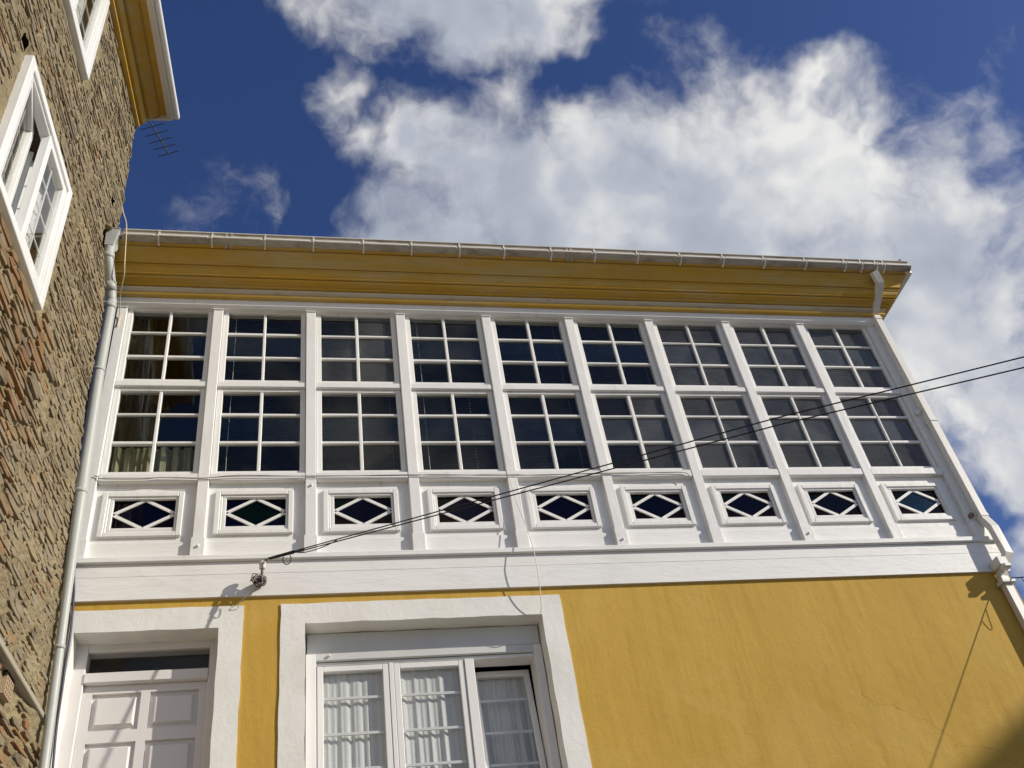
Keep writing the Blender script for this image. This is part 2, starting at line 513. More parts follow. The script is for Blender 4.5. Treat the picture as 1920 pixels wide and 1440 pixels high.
class G:
    """collects shapes (bay units) for one mesh"""
    def __init__(s): s.v = []; s.f = []

    def add(s, v, f):
        n = len(s.v); s.v += [tuple(map(float, x)) for x in v]; s.f += [[i + n for i in q] for q in f]
        return s

    def box(s, x0, x1, y0, y1, z0, z1, b=.006):
        b = min(b, abs(x1 - x0) * .3, abs(y1 - y0) * .3, abs(z1 - z0) * .3)
        if b <= 0:
            v = [(x, y, z) for x in (x0, x1) for y in (y0, y1) for z in (z0, z1)]
            return s.add(v, [(0, 1, 3, 2), (4, 6, 7, 5), (0, 4, 5, 1), (2, 3, 7, 6), (0, 2, 6, 4), (1, 5, 7, 3)])
        v = []; idx = {}
        for i, (x, sx) in enumerate(((x0, 1), (x1, -1))):
            for j, (y, sy) in enumerate(((y0, 1), (y1, -1))):
                for k, (z, sz) in enumerate(((z0, 1), (z1, -1))):
                    for a in range(3):     # vertex lying on face normal to axis a
                        p = [x + sx * b * (a != 0), y + sy * b * (a != 1), z + sz * b * (a != 2)]
                        idx[i, j, k, a] = len(v); v.append(p)
        f = []
        for i in (0, 1):
            q = [idx[i, 0, 0, 0], idx[i, 0, 1, 0], idx[i, 1, 1, 0], idx[i, 1, 0, 0]]; f.append(q if i == 0 else q[::-1])
        for j in (0, 1):
            q = [idx[0, j, 0, 1], idx[1, j, 0, 1], idx[1, j, 1, 1], idx[0, j, 1, 1]]; f.append(q if j == 0 else q[::-1])
        for k in (0, 1):
            q = [idx[0, 0, k, 2], idx[0, 1, k, 2], idx[1, 1, k, 2], idx[1, 0, k, 2]]; f.append(q if k == 0 else q[::-1])
        for i in (0, 1):
            for j in (0, 1):
                q = [idx[i, j, 0, 0], idx[i, j, 0, 1], idx[i, j, 1, 1], idx[i, j, 1, 0]]; f.append(q if (i + j) % 2 else q[::-1])
        for i in (0, 1):
            for k in (0, 1):
                q = [idx[i, 0, k, 0], idx[i, 1, k, 0], idx[i, 1, k, 2], idx[i, 0, k, 2]]; f.append(q if (i + k) % 2 else q[::-1])
        for j in (0, 1):
            for k in (0, 1):
                q = [idx[0, j, k, 1], idx[0, j, k, 2], idx[1, j, k, 2], idx[1, j, k, 1]]; f.append(q if (j + k) % 2 else q[::-1])
        for i in (0, 1):
            for j in (0, 1):
                for k in (0, 1):
                    q = [idx[i, j, k, 0], idx[i, j, k, 1], idx[i, j, k, 2]]; f.append(q if (i + j + k) % 2 == 0 else q[::-1])
        return s.add(v, f)

    def frame(s, x0, x1, z0, z1, w, y0, y1, b=.004, wt=None, wb=None):
        wt = w if wt is None else wt; wb = w if wb is None else wb
        s.box(x0, x0 + w, y0, y1, z0, z1, b); s.box(x1 - w, x1, y0, y1, z0, z1, b)
        s.box(x0 + w, x1 - w, y0 + .001, y1, z1 - wt, z1, b); s.box(x0 + w, x1 - w, y0 + .001, y1, z0, z0 + wb, b)
        return s

    def bar(s, p, q, w, y0, y1):
        """bar in the xz plane from p to q (x,z) of width w"""
        p = Vector(p); q = Vector(q); d = (q - p).normalized(); n = Vector((-d.y, d.x)) * (w / 2)
        c = [p + n, p - n, q - n, q + n]
        v = [(a.x, y, a.y) for y in (y0, y1) for a in c]
        return s.add(v, [(0, 1, 2, 3)[::1], (7, 6, 5, 4), (0, 4, 5, 1), (1, 5, 6, 2), (2, 6, 7, 3), (3, 7, 4, 0)])

    def tube(s, pts, r, seg=8, caps=True):
        P = [Vector(p) for p in pts]; n = len(P)
        R = r if isinstance(r, (list, tuple)) else [r] * n
        T = [((P[min(i + 1, n - 1)] - P[max(i - 1, 0)]).normalized()) for i in range(n)]
        up = Vector((0, 0, 1)) if abs(T[0].z) < .9 else Vector((1, 0, 0))
        A = T[0].cross(up).normalized(); v = []; f = []
        for i in range(n):
            A = (A - T[i] * A.dot(T[i])).normalized(); B = T[i].cross(A)
            for k in range(seg):
                t = 2 * math.pi * k / seg
                v.append(P[i] + (A * math.cos(t) + B * math.sin(t)) * R[i])
        for i in range(n - 1):
            for k in range(seg):
                a = i * seg + k; b = i * seg + (k + 1) % seg
                f.append((a, b, b + seg, a + seg))
        if caps: f.append(tuple(range(seg))[::-1]); f.append(tuple(range((n - 1) * seg, n * seg)))
        return s.add(v, f)

    def rtube(s, pts, wx, wy, ux=None):
        """rectangular tube through points; section axes fixed: x and the second normal"""
        P = [Vector(p) for p in pts]; n = len(P); v = []; f = []
        T = []
        for i in range(n):
            a = (P[i] - P[i - 1]).normalized() if i else None
            b = (P[i + 1] - P[i]).normalized() if i < n - 1 else None
            T.append((a or b) if a is None or b is None else (a + b).normalized())
        for i in range(n):
            X = Vector((1, 0, 0)); X = (X - T[i] * X.dot(T[i])).normalized(); Y = T[i].cross(X)
            a = (P[i] - P[i - 1]).normalized() if i else (P[1] - P[0]).normalized()
            k = 1 / max(.5, T[i].dot(a))
            for sx, sy in ((-1, -1), (1, -1), (1, 1), (-1, 1)):
                v.append(P[i] + X * sx * wx / 2 + Y * sy * wy / 2 * k)
        for i in range(n - 1):
            for k in range(4):
                a = i * 4 + k; b = i * 4 + (k + 1) % 4; f.append((a, b, b + 4, a + 4))
        f.append((3, 2, 1, 0)); f.append(tuple(range((n - 1) * 4, n * 4)))
        return s.add(v, f)

    def lathe(s, base, axis, prof, seg=16):
        """prof: (t along axis, radius)"""
        b = Vector(base); ax = Vector(axis).normalized()
        A = ax.cross(Vector((0, 0, 1)) if abs(ax.z) < .9 else Vector((1, 0, 0))).normalized(); B = ax.cross(A)
        v = []; f = []
        for t, r in prof:
            for k in range(seg):
                a = 2 * math.pi * k / seg
                v.append(b + ax * t + (A * math.cos(a) + B * math.sin(a)) * r)
        for i in range(len(prof) - 1):
            for k in range(seg):
                a = i * seg + k; c = i * seg + (k + 1) % seg; f.append((a, c, c + seg, a + seg))
        f.append(tuple(range(seg))[::-1]); f.append(tuple(range((len(prof) - 1) * seg, len(prof) * seg)))
        return s.add(v, f)

    def obj(s, name, mat, parent=None, smooth=False):
        return mk(name, s.v, s.f, mat, parent, smooth)


def spline(pts, n=8):
    P = [Vector(p) for p in pts]; out = []
    for i in range(len(P) - 1):
        a = P[max(i - 1, 0)]; b = P[i]; c = P[i + 1]; d = P[min(i + 2, len(P) - 1)]
        for k in range(n):
            t = k / n
            out.append(.5 * ((2 * b) + (c - a) * t + (2 * a - 5 * b + 4 * c - d) * t * t + (3 * b - a - 3 * c + d) * t ** 3))
    out.append(P[-1])
    return out


def rays(u, v):
    d = CR.T @ np.array([(u - 960) / 1854.39, (v - 720) / 1854.39, 1.0])
    return d / np.linalg.norm(d)


# ------------------------------------------------------------------ ground
gx = np.concatenate([np.linspace(-900, -30, 12), np.linspace(-20, 30, 26), np.linspace(40, 900, 12)])
gy = np.concatenate([np.linspace(-900, -40, 12), np.linspace(-30, 12, 29), np.linspace(20, 900, 12)])
gv = []
for y in gy:
    for x in gx:
        t = min(max((y + 7.5) / 6.0, 0), 1); t = t * t * (3 - 2 * t)
        gv.append((x, y, (2.6 * t - 0.004 - Z0) / S))
nx = len(gx)
gf = [(j * nx + i, j * nx + i + 1, (j + 1) * nx + i + 1, (j + 1) * nx + i) for j in range(len(gy) - 1) for i in range(nx - 1)]
tag(mk('street', gv, gf, 'street_paving', None, True), kind='structure')

# ================================================================== YELLOW HOUSE
GB = -3.8            # foot of the house walls
XR = 9.10            # right corner
H = empty('yellow_house', (4.5, 1.5, GB))
tag(H, 'yellow plastered house with white glazed wooden gallery along its upper floor', 'house')

# --- ground floor wall around door and window
g = G()
YW = .03
g.box(.028, XR, YW, .6, -.50, -.415, 0)
g.box(1.43, 1.745, YW, .6, GB, -.50, 0)
g.box(4.27, XR, YW, .6, GB, -.50, 0)
g.box(1.745, 4.27, YW, .6, GB, -2.95, 0)
g.box(XR - .6, XR, .6, 6.0, GB, 3.4, 0)
g.box(-.3, XR - .6, 5.4, 6.0, GB, 3.4, 0)
g.obj('wall', 'yellow_plaster', H)


def wavy_surround(name, x0, x1, z0, z1, xi0, xi1, zi1, zi0=None):
    """painted plaster band round an opening; full depth of the reveal, edges slightly uneven"""
    g = G()
    def slab(a0, a1, c0, c1):
        n = max(2, int((a1 - a0) / .12)); mz = max(2, int((c1 - c0) / .12))
        xs = np.linspace(a0, a1, n + 1); zs = np.linspace(c0, c1, mz + 1)
        v = []; f = []
        for z in zs:
            for x in xs:
                jx = jz = 0
                if abs(x - x1) < 1e-6 or (abs(x - x0) < 1e-6): jx = math.sin(z * 17 + x * 3) * .002 + math.sin(z * 41) * .002
                if abs(z - z1) < 1e-6: jz = math.sin(x * 15) * .002 + math.sin(x * 47) * .0015
                if abs(x - xi0) < 1e-6 or abs(x - xi1) < 1e-6: jx = math.sin(z * 13 + x) * .003
                if abs(z - zi1) < 1e-6: jz = math.sin(x * 11) * .003 + math.sin(x * 29) * .002
                v.append((x + jx, .017 + math.sin(x * 9 + z * 7) * .0015, z + jz))
        k = n + 1
        nv = len(v)
        v += [(a, .55, c) for a, _, c in v]
        for j in range(mz):
            for i in range(n):
                q = j * k + i
                f.append((q, q + 1, q + k + 1, q + k))
        for i in range(n):
            f.append((i, i + nv, i + 1 + nv, i + 1)); q = mz * k + i; f.append((q, q + 1, q + 1 + nv, q + nv))
        for j in range(mz):
            q = j * k; f.append((q, q + k, q + k + nv, q + nv)); q = j * k + n; f.append((q, q + nv, q + k + nv, q + k))
        g.add(v, f)
    slab(x0, xi0, z0, zi1); slab(xi1, x1, z0, zi1)
    slab(x0, xi0, zi1, z1); slab(xi0, xi1, zi1, z1); slab(xi1, x1, zi1, z1)
    if zi0 is not None: slab(xi0, xi1, z0, zi0)
    return g.obj(name, 'white_plaster', H)


wavy_surround('door_surround', .03, 1.43, GB, -.50, .075, 1.233, -.705)
v = [(-.30, .026, -.414), (.029, .026, -.414), (.105, .010, GB), (-.30, .010, GB)]
v += [(x, .62, z) for x, _, z in v]
mk('corner_mortar', v, [(0, 3, 2, 1), (4, 5, 6, 7), (0, 1, 5, 4), (1, 2, 6, 5), (2, 3, 7, 6), (3, 0, 4, 7)], 'mortar', H)
wavy_surround('window_surround', 1.745, 4.27, -2.95, -.50, 1.955, 4.07, -.695, -2.72)

# --- white band and ledge under the gallery
g = G()
g.box(.0, XR + .02, .002, .3, -.415, -.19, 0)
g.box(.0, XR + .02, .0, .3, -.19, -.066, 0)
g.obj('band', 'white_board', H)
G().box(-.01, XR + .05, -.035, .3, -.064, -.004, .008).obj('ledge', 'white_board', H)

# --- gallery posts
for k in range(10):
    hw = .052
    x = k if k < 9 else 9 - .005
    p = G().box(x - hw, x + hw if k < 9 else XR, 0, .14, .2, 3.178, .005).obj('post', 'white_wood', H)
    G().box(x - .064, x + .064 if k < 9 else XR + .006, -.012, .13, -.002, .2, .006).obj('plinth', 'white_wood', p)
    g = G().box(x - hw - .004, x + hw + .004, -.012, .13, 3.178, 3.192, .003)
    g.box(x - .048, x + .048, -.006, .13, 3.192, 3.226, .004)
    v = []
    for zz, e, yy in ((3.226, .048, -.006), (3.25, .056, -.016), (3.278, .075, -.046)):
        v += [(x - e, yy, zz), (x + e, yy, zz), (x + e, .12, zz), (x - e, .12, zz)]
    f = [(3, 2, 1, 0), (8, 9, 10, 11)]
    for r in (0, 4):
        for c in range(4): f.append((r + c, r + (c + 1) % 4, r + 4 + (c + 1) % 4, r + 4 + c))
    g.add(v, f)
    g.obj('capital', 'white_wood', p)
    if k in (1, 2, 5, 7):
        zz = {1: .10, 2: .77, 5: .07, 7: .09}[k]
        G().lathe((x + .005, -.012 if zz < .2 else 0, zz), (0, -1, 0), [(0, .012), (.012, .014), (.02, .006)], 8).obj('bolt', 'white_wood', p)

# --- lintel (white) and cornice (yellow mouldings), returning round the right-hand corner
def strip(name, mat, prof, back=.10):
    """closed moulding: prof (y,z) front outline top to bottom, mitred round the corner"""
    pr = list(prof); zt = pr[0][1]; zb = pr[-1][1]
    ring = pr + [(back, zb + .0), (back, zt)]
    n = len(ring); v = []; f = []
    for x in (-.28,): v += [(x, y, z) for y, z in ring]
    v += [(XR - y if y < .02 else XR - y, y, z) for y, z in ring]
    v += [(XR - y, 5.5, z) for y, z in ring]
    for a in (0, n):
        for i in range(n):
            j = (i + 1) % n
            f.append((a + i, a + j, a + n + j, a + n + i))
    f.append(tuple(range(n))[::-1]); f.append(tuple(range(2 * n, 3 * n)))
    return mk(name, v, f, mat, H)


strip('lintel', 'white_wood', [(-.055, 3.285), (-.052, 3.262), (-.036, 3.222), (-.006, 3.196), (.03, 3.193)], .14)
strip('cornice_moulding', 'cornice_yellow', [(-.090, 3.329), (-.106, 3.322), (-.108, 3.306), (-.098, 3.292), (-.07, 3.289)])
strip('cornice_moulding', 'cornice_white', [(-.118, 3.392), (-.128, 3.386), (-.124, 3.374), (-.100, 3.348), (-.088, 3.339), (-.06, 3.337)])
strip('cornice_moulding', 'cornice_yellow', [(-.215, 3.455), (-.234, 3.450), (-.232, 3.440), (-.212, 3.434), (-.182, 3.434), (-.160, 3.428), (-.150, 3.416), (-.156, 3.408), (-.148, 3.399), (-.10, 3.397)])
strip('cornice_moulding', 'cornice_yellow', [(-.285, 3.560), (-.304, 3.556), (-.302, 3.546), (-.288, 3.541), (-.284, 3.522), (-.268, 3.494), (-.252, 3.478), (-.258, 3.468), (-.246, 3.461), (-.19, 3.459)])
strip('cornice_moulding', 'cornice_yellow', [(-.395, 3.724), (-.414, 3.720), (-.412, 3.708), (-.386, 3.694), (-.352, 3.660), (-.330, 3.615), (-.322, 3.590), (-.328, 3.578), (-.318, 3.567), (-.26, 3.564)])
strip('soffit_board', 'cornice_yellow', [(-.475, 3.757), (-.47, 3.745), (-.43, 3.736), (-.424, 3.730), (-.36, 3.728)])

# --- gutter
YG = -.5
gp = [(-.44, 3.85), (-.46, 3.878), (-.506, 3.882), (-.506, 3.868), (-.496, 3.862), (-.494, 3.806), (-.498, 3.798), (-.524, 3.790), (-.526, 3.768), (-.516, 3.760),
      (-.505, 3.748), (-.485, 3.738), (-.462, 3.734), (-.452, 3.74), (-.44, 3.745)]
n = len(gp); v = []; f = []
XG = 9.56
for x in (-.02, XG): v += [(x, y, z) for y, z in gp]
for i in range(n - 1): f.append((i, i + 1, n + i + 1, n + i))
f.append((n - 1, 0, n, 2 * n - 1))
f.append(tuple(range(n))[::-1]); f.append(tuple(range(n, 2 * n)))
gut = mk('gutter', v, f, 'gutter_plastic', H)
# fascia / verge return on the right
v = [(XR + .40, -.47, 3.735), (XR + .505, -.44, 3.735), (XR + .505, 5.5, 3.735), (XR + .40, 5.5, 3.735),
     (XR + .40, -.47, 3.86), (XR + .505, -.44, 3.86), (XR + .505, 5.5, 3.86), (XR + .40, 5.5, 3.86)]
mk('side_fascia', v, [(0, 1, 2, 3)[::-1], (4, 5, 6, 7), (0, 1, 5, 4), (1, 2, 6, 5), (2, 3, 7, 6), (3, 0, 4, 7)], 'cream_pipe', H)


def clip(x, wd=.018):
    g = G()
    for pr in ([(-.446, 3.886), (-.512, 3.889), (-.512, 3.872), (-.504, 3.86), (-.502, 3.81), (-.531, 3.795), (-.533, 3.765), (-.51, 3.744), (-.486, 3.732), (-.455, 3.727), (-.43, 3.715)],):
        m_ = len(pr); v = []
        for xx in (x - wd / 2, x + wd / 2):
            v += [(xx, y, z) for y, z in pr] + [(xx, y + .012, z + .010) for y, z in pr]
        f = []
        for i in range(m_ - 1):
            f.append((i, i + 1, 2 * m_ + i + 1, 2 * m_ + i))
            f.append((i, m_ + i, m_ + i + 1, i + 1)); f.append((2 * m_ + i, 2 * m_ + i + 1, 3 * m_ + i + 1, 3 * m_ + i))
        g.add(v, f)
    return g


GBX = (.36, .92, 1.49, 2.02, 2.58, 3.13, 3.69, 4.22, 4.79, 5.33, 5.87, 6.42, 6.98, 7.53, 8.09, 8.64, 8.87, 9.08, 9.19)
for x in GBX:
    clip(x).obj('gutter_bracket', 'cream_pipe', gut)
for a_, b_ in zip((-.0,) + GBX, GBX + (XG,)):
    G().box(a_ + .012, b_ - .045 if b_ < XG else b_, -.538, -.52, 3.768, 3.792, .004).obj('gutter_rib', 'cream_pipe', gut)
G().tube([(-.02, -.508, 3.880), (XG, -.508, 3.880)], .007, 8).obj('gutter_rim', 'cream_pipe', gut)
for x in (1.07, 1.13, 4.99, 5.04):
    clip(x, .03).obj('gutter_joint', 'gutter_plastic', gut)
# roof behind the gutter (hipped), one tile tip peeping over the rim
v = [(-.3, -.43, 3.84), (XR + .43, -.43, 3.84), (XR + .43, 5.6, 3.84), (-.3, 5.6, 3.84), (-.3, 3, 5.1), (XR - 3, 3, 5.1),
     (-.3, -.43, 3.80), (XR + .43, -.43, 3.80), (XR + .43, 5.6, 3.80), (-.3, 5.6, 3.80)]
rf = mk('roof', v, [(0, 1, 5, 4), (1, 2, 5), (2, 3, 4, 5), (3, 0, 4), (9, 8, 7, 6), (0, 6, 7, 1), (1, 7, 8, 2), (2, 8, 9, 3), (3, 9, 6, 0)], 'roof_slate', H)
d_ = rays(1685, 489); t_ = (-.46 - CAMP[1]) / d_[1]; tp = CAMP + d_ * t_
G().tube([(tp[0] - .07, -.43, tp[2] - .05), (tp[0] + .02, -.46, tp[2] - .01), (tp[0] + .045, -.47, tp[2] - .012)], [.03, .03, .012], 8).obj('ridge_tile', 'roof_slate', rf)

# --- gallery windows
def sash(k, z0, z1, g0, g1, bars, upper, mats):
    """one six-pane sash between posts k and k+1; glass from g0 to g1"""
    x0, x1 = k + .055, k + .945
    if k == 8: x1 = 8.94
    gl, gr, xm = k + .112, k + .892, k + .503
    fr = G()
    fr.box(x0, gl, .042, .115, z0, z1, .005); fr.box(gr, x1, .042, .115, z0, z1, .005)
    fr.box(gl, gr, .044, .113, z0, g0, .005); fr.box(gl, gr, .044, .113, g1, z1, .005)
    fr = fr.obj('gallery_window', 'white_wood', H)
    if upper: fr['label'] = 'upper six-pane sash'
    bw = .017
    j = lambda: random.uniform(-.005, .005)
    G().box(xm - bw + j(), xm + bw + j(), .05, .105, g0 - .002, g1 + .002, .006).obj('glazing_bar', 'white_wood', fr)
    zs = [g0] + list(bars) + [g1]
    for zb in bars:
        for a, b in ((gl - .002, xm - bw + .002), (xm + bw - .002, gr + .002)):
            G().box(a, b, .053, .102, zb - .015 + j(), zb + .015 + j(), .005).obj('glazing_bar', 'white_wood', fr)
    for r in range(3):
        for a, b in ((gl, xm), (xm, gr)):
            o = G().box(a - .003, b + .003, .078, .082, zs[r] - .003, zs[r + 1] + .003, 0).obj('pane', random.choice(mats), fr)
            o.rotation_euler = (math.radians(random.uniform(-.6, .6)), 0, math.radians(random.uniform(-.5, .5)))
    return fr


for k in range(9):
    if k < 2: ms = ['clear_glass']
    elif k < 5: ms = ['clear_glass', 'light_dust_glass']
    elif k == 5: ms = ['light_dust_glass']
    else: ms = ['dusty_glass', 'dusty_glass', 'very_dusty_glass']
    mu = ['light_dust_glass', 'dusty_glass'] if k == 2 else (['clear_glass'] if k in (4, 5) else ms)
    ml = ['light_dust_glass', 'dusty_glass'] if k == 5 else ms
    sash(k, 2.128, 3.235, 2.178, 3.185, (2.862, 2.512), True, mu)
    sash(k, .936, 2.052, .985, 2.012, (1.712, 1.347), False, ml)
    x1 = k + .948 if k < 8 else 8.943
    G().box(k + .052, x1, .012, .13, 2.054, 2.126, .006).obj('transom_rail', 'white_wood', H)
    G().box(k + .052, x1, .004, .13, .842, .934, .008).obj('sill', 'white_wood', H)
    # head board behind the lintel
G().box(-.05, XR, .05, .14, 3.237, 3.29, 0).obj('head_board', 'white_wood', H)

# --- panels with lozenge lights below the sill
COLS = [('blue', 'violet', 'blue', 'violet', 'violet'), ('green', 'blue', 'violet', 'blue', 'blue'), ('blue', 'green', 'violet', 'amber', 'amber'),
        ('blue', 'green', 'violet', 'red', 'violet'), ('blue', 'violet', 'violet', 'violet', 'blue'), ('blue', 'green', 'violet', 'amber', 'red'),
        ('blue', 'green', 'red', 'violet', 'amber'), ('blue', 'green', 'violet', 'red', 'amber'), ('sky', 'green', 'violet', 'red', 'violet')]
for k in range(9):
    a, b = k + .05, (k + .95 if k < 8 else 8.945)
    gx0, gx1, gz0, gz1 = k + .222, k + .772, .352, .672
    g = G()
    g.box(a, gx0, .06, .13, .192, .844, 0); g.box(gx1, b, .06, .13, .192, .844, 0)
    g.box(gx0, gx1, .06, .13, .192, gz0, 0); g.box(gx0, gx1, .06, .13, gz1, .844, 0)
    pn = g.obj('lozenge_panel', 'white_wood', H)
    G().box(a + .002, b - .002, .046, .13, .0, .19, .006).obj('skirting_board', 'white_board', pn)
    jx, jz = random.uniform(-.006, .006), random.uniform(-.006, .006)
    fx0, fx1, fz0, fz1 = k + .120 + jx, k + .842 + jx, .252 + jz, .742 + jz
    G().frame(fx0, fx1, fz0, fz1, .05, .030, .064, .006).obj('moulding', 'white_wood', pn)
    G().frame(fx0 + .05, fx1 - .05, fz0 + .05, fz1 - .05, .022, .044, .064, .006).obj('moulding', 'white_wood', pn)
    G().frame(gx0 - .031, gx1 + .031, gz0 - .031, gz1 + .031, .031, .050, .0635, .004).obj('moulding', 'white_wood', pn)
    mx, mz = (gx0 + gx1) / 2, (gz0 + gz1) / 2
    q = [(gx0, mz), (mx, gz1), (gx1, mz), (mx, gz0)]
    for i in range(4):
        G().bar(q[i], q[(i + 1) % 4], .03, .068, .092).obj('lozenge_bar', 'white_wood', pn)
    c = COLS[k]
    y = .082
    mk('pane', [(x, y, z) for x, z in q] + [(x, y + .005, z) for x, z in q], [(3, 2, 1, 0), (4, 5, 6, 7), (0, 1, 5, 4), (1, 2, 6, 5), (2, 3, 7, 6), (3, 0, 4, 7)], c[0] + '_glass', pn)
    for cc, tri in zip(c[1:], ([(gx0, gz1), (gx0, mz), (mx, gz1)], [(gx1, gz1), (mx, gz1), (gx1, mz)], [(gx0, gz0), (mx, gz0), (gx0, mz)], [(gx1, gz0), (gx1, mz), (mx, gz0)])):
        y = .0835
        mk('pane', [(x, y, z) for x, z in tri] + [(x, y + .005, z) for x, z in tri], [(0, 1, 2), (5, 4, 3), (0, 3, 4, 1), (1, 4, 5, 2), (2, 5, 3, 0)], cc + '_glass', pn)
# dark lining behind the panels, the gallery room
g = G()
g.box(-.25, XR - .02, .30, .34, -.05, .9, 0)
g.obj('parapet_lining', 'black_room', H)
g = G()
g.box(-.3, XR - .02, .14, 2.4, -.3, -.02, 0)
g.box(-.3, XR - .02, 2.4, 2.5, -.3, 3.4, 0)
g.box(-.3, XR - .02, .14, 2.4, 3.30, 3.40, 0)
g.box(-.3, -.2, .14, 2.4, -.02, 3.30, 0)
g.obj('gallery_room', 'room_wall', H)
G().box(8.87, 8.94, .14, .3, .9, 3.29, .004).obj('inner_post', 'dark_wood', H)
G().box(XR - .055, XR, .14, 2.4, -.02, 3.3, 0).obj('gallery_end_wall', 'white_board', H)

# --- front door in its recess
D = G()
D.box(.06, .172, .225, .36, GB, -.70, .005)
D.box(1.155, 1.25, .225, .36, GB, -.70, .005)
D.box(.172, 1.155, .227, .36, -.772, -.70, .005)
D.box(.172, 1.155, .212, .36, -1.058, -.968, .006)
door = D.obj('door_frame', 'white_door', H)
G().box(.168, 1.158, .262, .268, -.974, -.768, 0).obj('transom_pane', 'house_glass', door)
leaf = G()
YL = .272
cols = ((.247, .628), (.700, 1.085)); rows = ((-1.445, -1.130), (-2.05, -1.545), (-2.65, -2.15), (-3.25, -2.75))
xs = [.174, cols[0][0], cols[0][1], cols[1][0], cols[1][1], 1.153]
for i in (0, 2, 4): leaf.box(xs[i], xs[i + 1], YL, YL + .05, GB + .3, -1.062, 0)
for c0, c1 in cols:
    ze = [-1.062] + [z for r in rows for z in (r[1], r[0])] + [GB + .3]
    for i in range(0, len(ze), 2): leaf.box(c0, c1, YL, YL + .05, ze[i + 1], ze[i], 0)
lf = leaf.obj('door_leaf', 'white_door', H)
for c0, c1 in cols:
    for r0, r1 in rows:
        v = []
        for e, y in ((0, YL + .03), (.030, YL + .026), (.05, YL - .006), (.075, YL - .006)):
            v += [(c0 + e, y, r0 + e), (c1 - e, y, r0 + e), (c1 - e, y, r1 - e), (c0 + e, y, r1 - e)]
        f = [(12, 13, 14, 15)]
        for r in (0, 4, 8):
            for q_ in range(4): f.append((r + q_, r + (q_ + 1) % 4, r + 4 + (q_ + 1) % 4, r + 4 + q_))
        mk('door_panel', v, f, 'white_door', lf)
G().box(.1, 1.2, .36, .9, GB, -.6, 0).obj('hallway', 'black_room', H)

# --- ground floor window: shutter box, three casements, the right-hand one tilted inwards
W = G()
W.box(1.97, 4.06, .205, .40, -.895, -.70, .006)
wb = W.obj('shutter_box', 'shutter_metal', H)
G().box(2.045, 4.0, .196, .23, -.965, -.897, .005).obj('shutter_slat', 'shutter_metal', wb)
for x in (2.16, 3.88):
    G().lathe((x, .196, -.925), (0, -1, 0), [(0, .012), (.018, .013), (.022, .005)], 8).obj('shutter_stop', 'porcelain', wb)
W = G()
W.box(1.962, 2.05, .195, .40, -2.72, -.897, .005); W.box(3.985, 4.062, .195, .40, -2.72, -.897, .005)
W.box(2.05, 3.985, .215, .40, -2.72, -2.64, .005); W.box(2.05, 3.985, .228, .40, -1.0, -.967, .004)
W.box(2.675, 2.715, .222, .36, -2.64, -1.0, .004); W.box(3.345, 3.43, .215, .36, -2.64, -1.0, .005)
wf = W.obj('window_frame', 'window_plastic', H)


def casement(x0, x1, z0, z1, y, tilt=0.0):
    A = math.radians(tilt)
    def rotv(g):
        if tilt:
            g.v = [(x, y + (yy - y) * math.cos(A) + (z - z0) * math.sin(A), z0 + (z - z0) * math.cos(A) - (yy - y) * math.sin(A)) for x, yy, z in g.v]
        return g
    fr = rotv(G().frame(x0, x1, z0, z1, .052, y, y + .06, .005)).obj('casement', 'window_plastic', H)
    rotv(G().box(x0 + .045, x1 - .045, y + .022, y + .026, z0 + .045, z1 - .045, 0)).obj('pane', 'house_glass', fr)
    for zz in (-1.29, -1.603, -1.90, -2.21, -2.50):
        rotv(G().box(x0 + .052, x1 - .052, y + .029, y + .04, zz - .013, zz + .013, .003)).obj('glazing_bar', 'window_plastic', fr)
    return fr


casement(2.058, 2.672, -2.635, -1.004, .226)
casement(2.718, 3.342, -2.635, -1.004, .226)
casement(3.434, 3.975, -2.635, -1.004, .25, 7.0)
g = G()
g.box(1.9, 4.1, 1.6, 1.7, -2.9, -.6, 0); g.box(1.8, 1.9, .42, 1.7, -2.9, -.6, 0); g.box(4.1, 4.2, .42, 1.7, -2.9, -.6, 0)
g.box(1.9, 4.1, .42, 1.6, -.70, -.6, 0); g.box(1.9, 4.1, .42, 1.6, -2.9, -2.8, 0)
g.obj('front_room', 'black_room', H)


